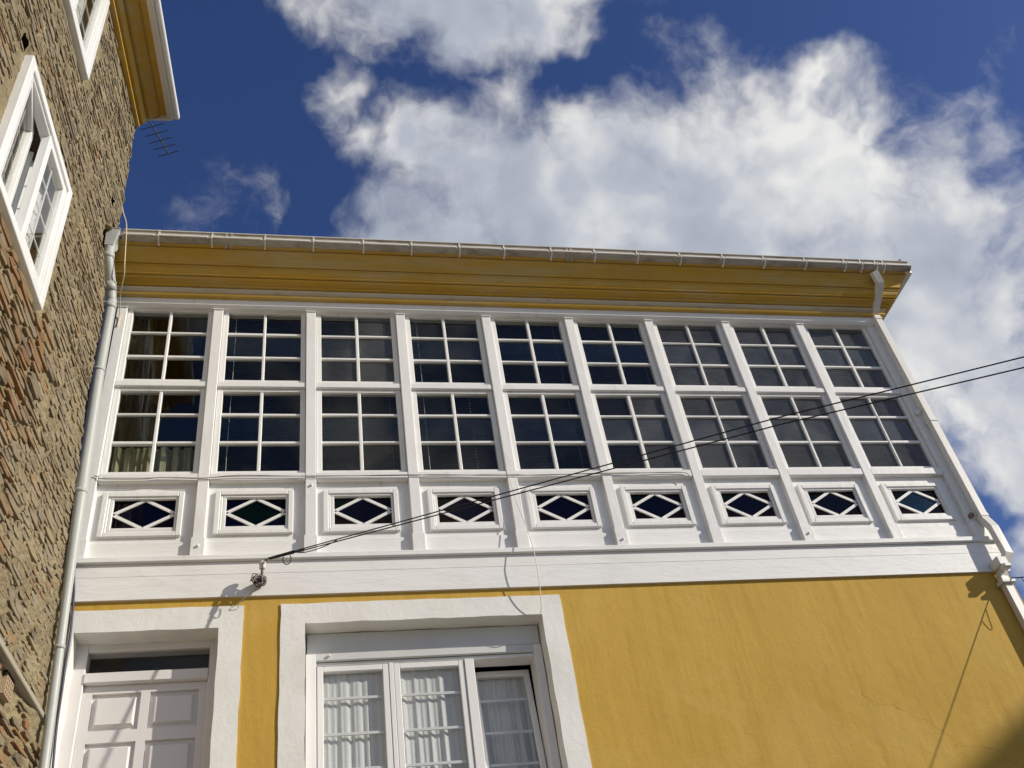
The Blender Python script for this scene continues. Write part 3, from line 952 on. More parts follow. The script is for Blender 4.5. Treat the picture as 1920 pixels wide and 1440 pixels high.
# --- downpipe and hopper in the left corner
def drain_left():
    T = [(-.172, -.566), (-.040, -.566), (-.030, -.36), (-.172, -.36)]; Bt = [(-.168, -.545), (-.082, -.545), (-.066, -.44), (-.168, -.44)]
    top, bot = 3.822, 3.575
    g = G()
    v = [(x, y, top) for x, y in T] + [(x, y, bot) for x, y in Bt]
    g.add(v, [(3, 2, 6, 7), (0, 3, 7, 4), (1, 0, 4, 5), (2, 1, 5, 6), (7, 6, 5, 4)])
    cxy = lambda q, k: [(x + (-.106 - x) * k, y + (-.47 - y) * k) for x, y in q]
    v = [(x, y, top) for x, y in cxy(T, .1)] + [(x, y, bot + .02) for x, y in cxy(Bt, .15)]
    g.add(v, [(2, 3, 7, 6), (3, 0, 4, 7), (0, 1, 5, 4), (1, 2, 6, 5), (4, 5, 6, 7)])
    hop = g.obj('rain_hopper', 'grey_plastic', H)
    r = G()
    for i in range(4):
        p_, q_ = T[i], T[(i + 1) % 4]
        r.tube([(p_[0], p_[1], top), (q_[0], q_[1], top)], .009, 6)
    r.obj('rim', 'grey_plastic', hop)
    pth = spline([(-.118, -.49, 3.62), (-.118, -.485, 3.46), (-.112, -.46, 3.39), (-.082, -.32, 3.18), (-.07, -.255, 3.05), (-.062, -.235, 2.92), (-.056, -.22, 2.0), (-.030, -.17, .75), (.002, -.15, -.26), (.066, -.13, -1.9), (.13, -.11, GB)], 6)
    rad_ = [float(np.interp(p.z, [-.4, .55], [.037, .054])) for p in pth]
    pipe = G().tube(pth, rad_, 16).obj('downpipe', 'grey_plastic', H, True)
    for (p, q) in (((-.118, -.487, 3.48), (-.115, -.475, 3.42)), ((-.085, -.335, 3.205), (-.078, -.29, 3.12)), ((-.066, -.24, 2.97), (-.062, -.236, 2.90)), ((-.0585, -.222, 2.05), (-.0583, -.221, 2.02)),
                   ((-.0285, -.167, .62), (-.028, -.166, .58)), ((.027, -.143, -.9), (.028, -.142, -.93))):
        G().tube([p, q], .060 if p[2] > .7 else (.058 if p[2] > 0 else .043), 16).obj('pipe_socket', 'grey_plastic', pipe, True)


drain_left()


# --- square downpipe on the right corner
def drain_right():
    px = 9.075
    pts = [(9.02, -.475, 3.75), (9.02, -.47, 3.70), (9.10, -.385, 3.585), (9.10, -.36, 3.56), (px, -.075, 3.35), (px, -.062, 3.30), (px, -.062, .18), (px + .005, -.085, .12), (px + .005, -.115, .04), (px + .005, -.118, -.28),
           (px - .02, -.10, -.33), (px - .10, -.055, -.43), (px - .12, -.03, -.50), (px - .12, -.03, GB)]
    pipe = G().rtube(pts[1:], .085, .075).obj('corner_downpipe', 'cream_pipe', H)
    for z in (3.24, 1.55, .22):
        G().box(px - .05, px + .05, -.106, -.016, z - .02, z + .02, .004).obj('pipe_clamp', 'cream_pipe', pipe)
    G().box(px - .185, px - .065, -.16, -.015, -.435, -.33, .012).obj('pipe_shoe', 'cream_pipe', pipe)
    G().box(px - .165, px - .075, -.19, -.09, -.475, -.425, .012).obj('pipe_shoe', 'cream_pipe', pipe)
    G().box(px - .20, px - .04, -.10, .01, -.60, -.56, .006).obj('pipe_clamp', 'cream_pipe', pipe)
    G().lathe((px - .085, -.005, 1.72), (0, -1, 0), [(0, .03), (.03, .034), (.05, .02)], 10).obj('pipe_fixing', 'cream_pipe', pipe)
    G().lathe((px - .1, -.005, .26), (0, -1, 0), [(0, .026), (.035, .03), (.05, .02)], 10).obj('pipe_fixing', 'rusty_steel', pipe)


drain_right()

# ================================================================== curtains and blinds
def drape(x0, x1, z0, z1, y, amp, folds, mat, name, label, cat, group=None, n=90, gather=0.0):
    v = []; f = []; rows_ = 10
    ph = random.uniform(0, 6)
    for j in range(rows_ + 1):
        t = j / rows_
        for i in range(n + 1):
            s_ = i / n
            w_ = math.sin(s_ * folds * 2 * math.pi + ph + 1.3 * math.sin(s_ * 7.3 + ph) + .5 * t) * (.65 + .35 * math.sin(s_ * 11 + ph * 2)) + .35 * math.sin(s_ * folds * 4.7 * math.pi + 1.3 * ph + t) + .1 * math.sin(s_ * folds * 9.1 * math.pi + 2.1 * t)
            a_ = amp * (.35 + .65 * min(1, (1 - t) * 1.4 + .15))
            xx = x0 + (x1 - x0) * s_ + gather * (t - .5) * (s_ - .5)
            v.append((xx, y + a_ * w_, z0 + (z1 - z0) * t))
    for j in range(rows_):
        for i in range(n):
            q = j * (n + 1) + i; f.append((q, q + 1, q + n + 2, q + n + 1))
    o = mk(name, v, f, mat, None, True)
    return tag(o, label, cat, group)


drape(2.08, 2.66, -2.7, -1.03, .300, .014, 4.6, 'white_curtain', 'curtain', 'white gathered curtain behind the left casement of the ground floor window', 'curtain', 'white window curtains')
drape(2.74, 3.33, -2.7, -1.03, .300, .014, 4.6, 'white_curtain', 'curtain', 'white gathered curtain behind the middle casement of the ground floor window', 'curtain', 'white window curtains')
drape(3.44, 3.99, -2.7, -1.02, .52, .022, 5, 'white_curtain', 'curtain', 'shaded white curtain behind the tilted right casement', 'curtain', 'white window curtains')
drape(.08, .93, .93, 1.40, .21, .060, 6.5, 'crochet', 'crochet_curtain', 'short cream crocheted curtain in the bottom panes of the leftmost gallery window', 'curtain', None, 140)
drape(.06, .46, 1.36, 3.25, .24, .03, 3, 'brown_drape', 'brown_drape', 'dim brown drape hanging inside the leftmost gallery window', 'curtain')

ORD = ['leftmost', 'second', 'third', 'fourth', 'fifth', 'sixth', 'seventh', 'eighth', 'ninth']
for k in range(1, 9):
    root = empty('venetian_blind', (k + .5, .2, .93))
    tag(root, 'dark closed venetian blind behind the %s gallery window from the left' % ORD[k] if k < 8 else 'dark closed venetian blind behind the rightmost gallery window', 'blind', 'gallery blinds')
    x0, x1 = k + .06, (k + .94 if k < 8 else 8.85)
    G().box(x0, x1, .175, .225, 3.235, 3.275, .004).obj('head_rail', 'blind_slat', root)
    g = G(); z = .96
    while z < 3.22:
        dz = random.uniform(-.002, .002)
        v = [(x0, .192, z + dz), (x1, .192, z - dz), (x1, .208, z + .034 - dz), (x0, .208, z + .034 + dz), (x0, .195, z - .002 + dz), (x1, .195, z - .002 - dz), (x1, .211, z + .032 - dz), (x0, .211, z + .032 + dz)]
        g.add(v, [(0, 1, 2, 3), (7, 6, 5, 4), (0, 4, 5, 1), (3, 2, 6, 7), (0, 3, 7, 4), (1, 5, 6, 2)])
        z += .032
    tag(g.obj('slats', 'blind_slat', root), kind='stuff')
    if k in (1, 3):
        xx = k + (.185 if k == 1 else .20)
        G().tube(spline([(xx, .16, 3.22), (xx + .004, .155, 2.4), (xx - .003, .15, 1.6), (xx, .15, .96)], 5), .0028, 5).obj('pull_cord', 'white_cable', root)
    if k == 3:
        g = G()
        for i in range(26):
            zz = 1.0 + i * .042
            g.lathe((k + .70, .15, zz), (0, 0, 1), [(0, .003), (.006, .006), (.012, .003)], 5)
        g.obj('bead_chain', 'white_cable', root)
    if k in (2, 4, 5, 6, 7):
        xx = k + (.86 if k % 2 else .83)
        G().tube([(xx, .165, 3.2), (xx, .16, 1.0)], .0022, 5).obj('pull_cord', 'grey_cable', root)

# ================================================================== STONE HOUSE
ANG = math.radians(3.6)
WD = np.array([math.sin(ANG), math.cos(ANG), 0]); WN = np.array([math.cos(ANG), -math.sin(ANG), 0]); WP = np.array([-.06, 0, 0])


def wp(s, z, off=0.0):
    p = WP + WD * s + WN * off
    return (p[0], p[1], z)


def corner_s(z):
    return float(np.interp(z, [-4, -1.5, -.6, -.1, 1.0, 1.85, 2.7, 2.95, 3.12, 3.28, 3.62, 3.74, 3.92, 4.3, 5.2, 6.5], [.10, .10, .08, -.03, -.25, -.34, -.37, -.42, -.62, -.79, -.79, -.62, -.43, -.42, -.50, -.56]))


def vnoise(x, z, seed):
    """smooth value noise on arrays"""
    r = np.random.default_rng(seed).random((256, 256))
    xi = np.floor(x).astype(int); zi = np.floor(z).astype(int)
    fx = x - xi; fz = z - zi
    fx = fx * fx * (3 - 2 * fx); fz = fz * fz * (3 - 2 * fz)
    a = r[xi % 256, zi % 256]; b = r[(xi + 1) % 256, zi % 256]; c = r[xi % 256, (zi + 1) % 256]; d = r[(xi + 1) % 256, (zi + 1) % 256]
    return (a * (1 - fx) + b * fx) * (1 - fz) + (c * (1 - fx) + d * fx) * fz


def fbm(x, z, seed, o=4, g=.55):
    t = 0; a = 1; s_ = 0
    for i in range(o):
        t = t + a * (vnoise(x * 2 ** i + 13.1 * i, z * 2 ** i + 7.7 * i, seed + i) - .5); s_ += a; a *= g
    return t / s_


SH = empty('stone_house', (-2.5, -3.0, GB))
tag(SH, 'old slate rubble house with white framed windows and ochre eaves at the left edge', 'house')
WIN = [(-3.28, -1.905, 1.135, 2.665), (-3.60, -2.20, 4.07, 5.62)]
ZT = 6.12
SL = -4.7


def wall_disp(s, z):
    d = fbm(s * 3.2, z * 11, 21, 5, .6) * .030 + fbm(s * 9, z * 26, 41, 4, .65) * .030 + fbm(s * 26, z * 34, 71, 2, .7) * .024 + fbm(s * 1.1, z * 1.3, 61, 2) * .030
    k = np.clip((.5 - z) / 2.0, 0, 1) * np.clip((s + .75) / .5, 0, 1)
    d = d - .012 + .055 * k
    for a, b, c, e in WIN:       # wall dressed back flush around the window frames
        q = np.maximum(np.maximum(a - s, 0) / .45, np.maximum(np.maximum(s - b, 0) / .10, np.maximum(np.maximum(c - z, z - e), 0) / .14))
        t = np.clip(1 - q, 0, 1); t = t * t * (3 - 2 * t)
        d = d * (1 - t) + (d * .25 - .03) * t
    return d


ns, nz_ = 400, 780
zz = np.concatenate([np.linspace(GB, -2.7, 30, endpoint=False), np.linspace(-2.7, ZT, nz_ - 30)])
tt = np.linspace(0, 1, ns)
cs = np.array([corner_s(z) for z in zz]) + fbm(zz * 5, zz * 0 + 3.3, 5, 4, .6) * .05
Sg = SL + tt[None, :] * (cs[:, None] - SL)
Zg = np.repeat(zz[:, None], ns, 1)
Dg = wall_disp(Sg, Zg)
Dg[:, -1] -= .02
pts = WP[None, None, :] + Sg[..., None] * WD + Dg[..., None] * WN
pts[..., 2] = Zg
sc_ = (Sg[:-1, :-1] + Sg[1:, 1:]) / 2; zc_ = (Zg[:-1, :-1] + Zg[1:, 1:]) / 2
keep = np.ones_like(sc_, bool)
for a, b, c, d in WIN: keep &= ~((sc_ > a + .05) & (sc_ < b - .05) & (zc_ > c + .05) & (zc_ < d - .05))
HOLES = [(-.80, -.70, 3.98, 4.12), (-3.42, -3.31, 2.66, 2.76)]
for a, b, c, d in HOLES: keep &= ~((sc_ > a) & (sc_ < b) & (zc_ > c) & (zc_ < d))
jj, ii = np.nonzero(keep)
q0 = jj * ns + ii
fc = np.stack([q0, q0 + 1, q0 + ns + 1, q0 + ns], 1).tolist()
vv = pts.reshape(-1, 3).tolist()
# far end of the wall turning the corner
base = len(vv)
for j in range(0, nz_):
    e = pts[j, -1]
    vv.append((e[0] - 1.2, e[1] + .02, e[2]))
for j in range(nz_ - 1):
    a = j * ns + ns - 1
    fc.append([a, base + j, base + j + 1, a + ns])
mort = mk('rubble_wall', vv, fc, 'mortar', SH, True)
g = G()
for a, b, c, d in HOLES:
    for q in ([wp(a - .03, c - .03, -.16), wp(b + .03, c - .03, -.16), wp(b + .03, d + .03, -.16), wp(a - .03, d + .03, -.16)],): g.add(q, [(0, 1, 2, 3)])
g.obj('hole_lining', 'black_room', SH)
# back of the recess the rain hopper stands in
v = [wp(-.95, 3.0, -.11), wp(-.40, 3.0, -.11), wp(-.40, 4.0, -.11), wp(-.95, 4.0, -.11), wp(-.95, 3.0, -1.2), wp(-.40, 3.0, -1.2), wp(-.40, 4.0, -1.2), wp(-.95, 4.0, -1.2)]
mk('recess_back', v, [(0, 1, 2, 3), (7, 6, 5, 4), (0, 4, 5, 1), (1, 5, 6, 2), (2, 6, 7, 3), (3, 7, 4, 0)], 'mortar', SH)
# core of the house behind the wall
v = [wp(SL, GB, -1.3), wp(-.75, GB, -1.3), wp(-.75, GB, -6), wp(SL, GB, -6)]
v += [(x, y, ZT) for x, y, _ in v]
mk('house_core', v, [(3, 2, 1, 0), (4, 5, 6, 7), (0, 1, 5, 4), (1, 2, 6, 5), (2, 3, 7, 6), (3, 0, 4, 7)], 'black_room', SH)


# --- windows of the stone house (built in wall coordinates s,z,offset)
class GW(G):
    def wbox(s, s0, s1, o0, o1, z0, z1, b=.005):
        t = G().box(s0, s1, o0, o1, z0, z1, b)
        s.add([wp(a, z, o) for a, o, z in t.v], [f[::-1] for f in t.f])
        return s

    def wframe(s, s0, s1, z0, z1, w, o0, o1):
        s.wbox(s0, s0 + w, o0, o1, z0, z1); s.wbox(s1 - w, s1, o0, o1, z0, z1)
        s.wbox(s0 + w, s1 - w, o0, o1 - .001, z0, z0 + w); s.wbox(s0 + w, s1 - w, o0, o1 - .001, z1 - w, z1)
        return s


def stone_window(a, b, c, d, open_left):
    fr = GW().wframe(a, b, c, d, .085, -.08, .035).obj('window', 'white_plastic', SH)
    GW().wframe(a + .085, b - .085, c + .085, d - .085, .03, -.07, .015).obj('frame_bead', 'white_plastic', fr)
    mid = a + .69
    def leaf(s0, s1, hinge=None, ang=0.0):
        z0, z1 = c + .10, d - .10
        def tf(g):
            if hinge is None: return g
            out = []
            ca, sa = math.cos(ang), math.sin(ang)
            for x, y, z in g.v:
                p = np.array([x, y, 0]) - WP
                s_ = p @ WD; o_ = p @ WN
                ds = s_ - hinge; do = o_ + .01
                out.append(wp(hinge + ds * ca + do * sa, z, -.01 - ds * sa + do * ca))
            g.v = out
            return g
        lf_ = tf(GW().wframe(s0, s1, z0, z1, .075, -.05, .022)).obj('casement', 'white_plastic', fr)
        gb = tf(GW().wbox(s0 + .07, s1 - .07, -.018, -.012, z0 + .07, z1 - .07, 0)); gb.obj('pane', 'house_glass', fr)
        sm = (s0 + s1) / 2
        tf(GW().wbox(sm - .008, sm + .008, -.030, -.020, z0 + .07, z1 - .07, .002)).obj('glazing_bar', 'white_plastic', fr)
        for i in (1, 2, 3):
            zz_ = z0 + .07 + (z1 - z0 - .14) * i / 4
            tf(GW().wbox(s0 + .07, s1 - .07, -.030, -.0205, zz_ - .008, zz_ + .008, .002)).obj('glazing_bar', 'white_plastic', fr)
    leaf(mid, b - .10)
    if open_left: leaf(a + .10, mid, a + .10, math.radians(13))
    else: leaf(a + .10, mid)
    # reveal and dark room
    g = GW()
    g.wbox(a - .05, b + .05, -1.0, -.95, c - .05, d + .05, 0)
    g.wbox(a - .06, a - .002, -.95, -.081, c - .05, d + .05, 0); g.wbox(b + .002, b + .06, -.95, -.081, c - .05, d + .05, 0)
    g.wbox(a, b, -.95, -.081, c - .06, c, 0); g.wbox(a, b, -.95, -.081, d, d + .06, 0)
    g.obj('window_reveal', 'room_wall', fr)
    # net curtain
    return fr


stone_window(*WIN[0], True)
stone_window(*WIN[1], False)
for (a, b, c, d), lab in ((WIN[0], 'pale net curtain inside the half open window of the stone house'), (WIN[1], 'pale net curtain inside the upper window of the stone house')):
    v = []; f = []
    n = 60
    s0 = a + .70; s1 = b - .12
    for j in range(5):
        for i in range(n + 1):
            u = i / n
            v.append(wp(s0 + (s1 - s0) * u, c + .12 + (d - c - .3) * j / 4, -.16 + .02 * math.sin(u * 38) + .012 * math.sin(u * 71)))
    for j in range(4):
        for i in range(n): q = j * (n + 1) + i; f.append((q, q + 1, q + n + 2, q + n + 1))
    tag(mk('net_curtain', v, f, 'white_curtain', None, True), lab, 'curtain')

# --- ledge and vents low on the wall
GW().wbox(-2.6, .14, -.05, .075, -1.50, -1.455, .006).obj('drip_ledge', 'concrete', SH)
for s0 in (-.115, -.94):
    g = GW()
    w_, h_ = .15, .13
    z0 = -1.665
    for i in range(5): g.wbox(s0 + i * w_ / 4 - .006, s0 + i * w_ / 4 + .006, -.02, .032, z0, z0 + h_, 0)
    for i in range(5): g.wbox(s0 + .006, s0 + w_ - .006, -.02, .030, z0 + i * h_ / 4 - .005, z0 + i * h_ / 4 + .005, 0)
    vt = g.obj('vent_brick', 'terracotta', SH)
    GW().wbox(s0, s0 + w_, -.03, .004, z0, z0 + h_, 0).obj('vent_back', 'black_room', vt)
    GW().wbox(s0 - .02, s0 + w_ + .02, -.03, .028, -1.535, -1.503, 0).obj('painted_shade_strip', 'black_room', vt)  # solid black strip standing in for the shade in the slot under the ledge

# --- rubble stones
def stone_variant(seed):
    r = np.random.default_rng(seed)
    k = 9
    ang = np.linspace(0, 2 * np.pi, k, endpoint=False) + r.uniform(-.3, .3, k)
    ca, sa = np.cos(ang), np.sin(ang)
    e = 9.0
    rad = 1 / (np.abs(ca) ** e + np.abs(sa) ** e) ** (1 / e) * r.uniform(.84, 1.0, k)
    x, z = rad * ca * .5, rad * sa * .5
    tx, tz = r.uniform(-.5, .5, 2)
    v = []
    for sc2, off in ((1.0, -1.4), (1.0, .62), (.93, 1.0)):
        for i in range(k):
            v.append((x[i] * sc2, off + (tx * x[i] + tz * z[i] + r.uniform(-.12, .12) if off > 0 else 0), z[i] * sc2))
    v.append((r.uniform(-.1, .1), 1.0 + r.uniform(-.15, .15), r.uniform(-.1, .1)))
    f = []
    for a in (0, k):
        for i in range(k):
            j = (i + 1) % k; f.append((a + i, a + j, a + k + j, a + k + i))
    for i in range(k): f.append((2 * k + i, 2 * k + (i + 1) % k, 3 * k))
    return np.array(v), f


VARS = [stone_variant(100 + i) for i in range(24)]


def is_clean(s, z):
    if z < -1.5: return True
    # stripped patch of bare slates left of and under the open window
    lim = np.interp(z, [-1.4, -.8, -.36, .55, 1.17, 1.3], [-1.6, -1.62, -1.70, -1.62, -1.50, -1.95])
    return z < 1.35 and s < lim + .10 * math.sin(z * 9) + .05 * math.sin(z * 23)


stones = []
z = -2.7
while z < ZT - .05:
    clean_row = z < 1.3
    hrow = random.choice((random.uniform(.022, .05), random.uniform(.03, .085))) if clean_row else random.choice((random.uniform(.014, .032), random.uniform(.02, .055)))
    s = SL + random.uniform(0, .2)
    while True:
        cl = is_clean(s, z)
        ln = random.uniform(.10, .46) if cl else random.choice((random.uniform(.05, .2), random.uniform(.12, .42)))
        lim = corner_s(z + hrow / 2) - .015
        last = s + ln > lim
        if last: ln = lim - s
        if ln > .05:
            cx, cz = s + ln / 2, z + hrow / 2 + .012 * math.sin(s * 2.1 + z)
            bad = any(a - .03 < cx + ln * .5 and cx - ln * .5 < b + .03 and c - .02 < cz + hrow * .4 and cz - hrow * .4 < d + .02 for a, b, c, d in WIN + HOLES)
            bad |= (-1.72 < cz < -1.44)
            bad |= any(s0 - .05 < cx < s0 + .2 and -1.7 < cz < -1.44 for s0 in (-.115, -.94)) if not bad else True
            if -1.72 < cz < -1.52 and not any(s0 - .08 < cx + ln / 2 and cx - ln / 2 < s0 + .23 for s0 in (-.115, -.94)): bad = False
            if not bad and (cl or random.random() < .86):
                base_o = float(wall_disp(np.array([cx]), np.array([cz]))[0])
                pr = random.uniform(.006, .020) if cl else random.uniform(.001, .009)
                stones.append([cx, cz, ln * random.uniform(.90, .985), hrow * random.uniform(.80, 1.0), pr, base_o * .8 + random.uniform(-.003, .004) + (.012 if cl else .002), random.uniform(-.05, .05), random.randrange(len(VARS)), cl])
        s += ln + random.uniform(.004, .016)
        if last: break
    z += hrow + random.uniform(.002, .010)


def screen_size(st):
    p = WP + WD * st[0]; P = np.array([p[0], p[1], st[1]])
    c = CR @ (P - CAMP)
    if c[2] <= .1: return -1
    u, v = 960 + 1854 * c[0] / c[2], 720 + 1854 * c[1] / c[2]
    vis = -20 < u < 260 and -20 < v < 1460
    vd = (P - CAMP) / np.linalg.norm(P - CAMP)
    area = st[2] * st[3] * (1854 / c[2]) ** 2 * abs(vd @ WN)
    return area * (1.5 if st[8] else 1) if vis else -1


order = sorted(range(len(stones)), key=lambda i: -screen_size(stones[i]))
RZ = Matrix(((WD[0], WN[0], 0), (WD[1], WN[1], 0), (0, 0, 1)))   # local x->s, y->outwards, z->z
smesh = {}


def var_mesh(i, cl):
    if (i, cl) not in smesh:
        v, f = VARS[i]
        me = bpy.data.meshes.new('slate_stone')
        me.from_pydata(v.tolist(), [], [q[::-1] for q in f])
        me.materials.append(MAT['slate_stone' if cl else 'mortared_stone'])
        smesh[i, cl] = me
    return smesh[i, cl]


mass = {True: ([], []), False: ([], [])}
cnt = {True: 0, False: 0}
for n_, i in enumerate(order):
    cx, cz, ln, hh, pr, bo, rot, vi, cl = stones[i]
    if n_ < 300 and screen_size(stones[i]) > 0:
        P = w3(wp(cx, cz, bo))
        o = bpy.data.objects.new('slate_stone', var_mesh(vi, cl)); COL.objects.link(o)
        o.parent = mort
        R4 = (RZ @ Matrix.Rotation(rot, 3, 'Y')).to_4x4()
        o.matrix_local = Matrix.Translation(P - WPOS[mort.name]) @ R4 @ Matrix.Diagonal((ln * S, pr * S, hh * S, 1))
    else:
        v, f = VARS[vi]
        cr_, sr_ = math.cos(rot), math.sin(rot)
        lx, lz = v[:, 0] * ln, v[:, 2] * hh
        ss = cx + lx * cr_ + lz * sr_; zz2 = cz - lx * sr_ + lz * cr_; oo = bo + v[:, 1] * pr
        P3 = WP[None, :] + ss[:, None] * WD + oo[:, None] * WN; P3[:, 2] = zz2
        mass[cl][0].append(P3); k_ = cnt[cl]
        mass[cl][1].extend([[q + k_ for q in fq[::-1]] for fq in f]); cnt[cl] += len(P3)
for cl, mm in ((True, 'slate_stone_mass'), (False, 'mortared_stone_mass')):
    if mass[cl][0]: tag(mk('stones', np.concatenate(mass[cl][0]), mass[cl][1], mm, mort), kind='stuff')

# --- ochre eaves, fascia and gutter of the stone house
def eave(name, mat, prof, s1):
    """prof: (offset from wall, z), extruded along the wall"""
    n = len(prof); v = []; f = []
    for s in (SL, s1): v += [wp(s, z, o) for o, z in prof]
    for i in range(n):
        j = (i + 1) % n; f.append((i, j, n + j, n + i))
    f.append(tuple(range(n))[::-1]); f.append(tuple(range(n, 2 * n)))
    return mk(name, v, f, mat, SH)


SE = -.545
eave('cornice_moulding', 'cornice_yellow', [(-.3, 5.725), (.05, 5.725), (.055, 5.765), (.04, 5.785), (-.3, 5.785)], SE - .03)
eave('cornice_moulding', 'cornice_yellow', [(-.3, 5.79), (.085, 5.79), (.10, 5.82), (.12, 5.86), (.11, 5.915), (-.3, 5.915)], SE - .02)
eave('cornice_moulding', 'cornice_yellow', [(-.3, 5.928), (.15, 5.928), (.20, 5.955), (.25, 5.99), (.27, 6.02), (-.3, 6.02)], SE - .01)
eave('soffit_board', 'cornice_yellow', [(-.3, 6.023), (.40, 6.023), (.40, 6.06), (-.3, 6.06)], SE)
eave('fascia', 'cream_pipe', [(.345, 5.985), (.395, 5.985), (.40, 6.02), (.345, 6.02)], SE + .01)
eave('fascia', 'cream_pipe', [(.402, 5.95), (.425, 5.95), (.425, 6.09), (.402, 6.09)], SE + .012)
eave('gutter', 'white_plastic', [(.428, 5.975), (.475, 5.97), (.487, 5.98), (.487, 6.05), (.475, 6.06), (.475, 6.09), (.428, 6.09)], SE + .02)
mk('verge_board', [wp(SE + .002, 5.955, -.25), wp(SE + .03, 5.955, -.25), wp(SE + .03, 5.955, .40), wp(SE + .002, 5.955, .40), wp(SE + .002, 6.09, -.25), wp(SE + .03, 6.09, -.25), wp(SE + .03, 6.09, .40), wp(SE + .002, 6.09, .40)],
   [(0, 1, 2, 3), (7, 6, 5, 4), (0, 4, 5, 1), (1, 5, 6, 2), (2, 6, 7, 3), (3, 7, 4, 0)], 'cream_pipe', SH)
v = [wp(SL, 6.095, .44), wp(SE + .03, 6.095, .44), wp(SE + .03, 6.095, -6), wp(SL, 6.095, -6), wp(SL, 7.6, -3), wp(SE + .03, 7.6, -3)]
mk('roof', v, [(0, 1, 5, 4), (1, 2, 5), (2, 3, 4, 5), (3, 0, 4), (3, 2, 1, 0)], 'roof_slate', SH)

# ================================================================== aerial
A0 = np.array([-.45, -.42, 7.35])
B0 = CAMP + rays(317, 289) * ((7.35 - CAMP[2]) / rays(317, 289)[2])
A1 = CAMP + rays(283, 231) * ((7.35 - CAMP[2]) / rays(283, 231)[2])
dirb = (B0 - A1) / np.linalg.norm(B0 - A1)
A0 = A1 - dirb * .75
an = empty('tv_aerial', (A0[0], A0[1], 6.4))
tag(an, 'thin dark television aerial jutting out below the stone house eaves', 'aerial')
G().tube([A0, B0], .011, 6).obj('boom', 'aluminium', an)
G().tube([(A0[0] + .02, A0[1], 6.2), (A0[0] + .02, A0[1], 7.4)], .016, 8).obj('mast', 'aluminium', an)
perp = np.array([-dirb[1], dirb[0], 0])
for i in range(9):
    c = B0 - dirb * (i * .118 + .01); hl = .165 + .004 * i
    G().tube([c - perp * hl, c + perp * hl], .0068, 5).obj('element', 'aluminium', an)

# ================================================================== wires
# two service cables anchored on an insulator
INS = np.array([1.60, -.17, -.16])
ib = empty('insulator_bracket', (1.585, 0, -.26))
tag(ib, 'white porcelain insulator with tangled wires on the band above the door', 'insulator')
G().tube([(1.575, .01, -.29), (1.575, -.11, -.29), (1.58, -.14, -.27), (1.58, -.14, -.2)], .011, 8).obj('bracket_arm', 'rusty_steel', ib, True)
G().lathe((1.58, -.14, -.235), (0, 0, 1), [(0, .024), (.015, .028), (.028, .021), (.04, .030), (.058, .032), (.072, .024), (.08, .010)], 14).obj('insulator', 'porcelain', ib, True)
G().lathe((1.575, -.02, -.30), (0, -1, 0), [(0, .040), (.04, .042), (.06, .036), (.064, .01)], 16).obj('junction_cap', 'rusty_steel', ib, True)
for i in range(7):
    cx, cz = 1.56 + random.uniform(-.02, .02), -.31 + random.uniform(-.03, .015)
    rr = random.uniform(.036, .060)
    tl = random.uniform(-.4, .4)
    lp = [(cx + rr * math.cos(t) * 1.15, -.07 - i * .008 + tl * rr * math.sin(t), cz + rr * .62 * math.sin(t) + .02 * math.sin(2 * t + i)) for t in np.linspace(.3 * i, .3 * i + 6.1, 26)]
    G().tube(lp, .0042 if i % 2 else .006, 5).obj('wire_coil', 'black_cable' if i % 3 else 'grey_cable', ib)
dirc = np.array([1.483, -1.0, -.203]); dirc /= np.linalg.norm(dirc)
g = G(); tw = []
for i in range(60):
    t = i / 59
    tw.append(INS + dirc * (t * .42) + np.array([0, .008 * math.sin(t * 60), .010 * math.cos(t * 60)]))
G().tube(tw, .006, 5).obj('cable_wrap', 'black_cable', ib)
G().tube([INS + dirc * .05, INS + dirc * .30], [.012, .016], 6).obj('cable_wrap', 'black_cable', ib)
lp = [INS + dirc * .22 + np.array([.035 * math.cos(t) + .01, 0, -.05 + .055 * math.sin(t)]) for t in np.linspace(1.2, 7.0, 22)]
G().tube(lp, .0045, 5).obj('wire_loop', 'black_cable', ib)
G().tube(spline([INS + dirc * .30, INS + dirc * .42 + np.array([0, 0, -.035]), INS + dirc * .6 + np.array([0, 0, -.03]), INS + dirc * .74], 6), .0045, 5).obj('wire_loop', 'black_cable', ib)
for dx, dz, e in ((-.17, -.16, -.03),):
    G().tube(spline([(1.57, -.06, -.33), (1.57 + dx * .3, -.05, -.36 + dz * .2), (1.57 + dx, -.03, -.36 + dz * .8), (1.57 + dx * 1.1, .012, -.37 + dz)], 6), .0035, 5).obj('drop_wire', 'grey_cable', ib)


def img_line_cable(name, u1, v1, start, label):
    """straight span from the insulator; passes through the air towards the house across the street"""
    pts_ = []
    n1 = np.cross(rays(u1[0], u1[1]), rays(v1[0], v1[1]))
    d = dirc - n1 * (dirc @ n1) / (n1 @ n1); d /= np.linalg.norm(d)
    for t in np.linspace(0, 24, 60):
        sag = -.0 if t < 4.5 else -.012 * (t - 4.5) * (24 - t) / 6
        pts_.append(start + d * t + np.array([0, 0, sag]))
    return tag(G().tube(pts_, .0052, 6).obj(name, 'black_cable'), label, 'cable', 'overhead service cables')


img_line_cable('overhead_cable', (540, 1040.5), (1920, 660.5), INS + dirc * .1 + np.array([0, 0, .006]), 'upper of two black cables crossing the facade to the insulator')
img_line_cable('overhead_cable', (600, 1036), (1920, 691), INS + dirc * .1 + np.array([0, 0, -.008]), 'lower of two black cables crossing the facade to the insulator')

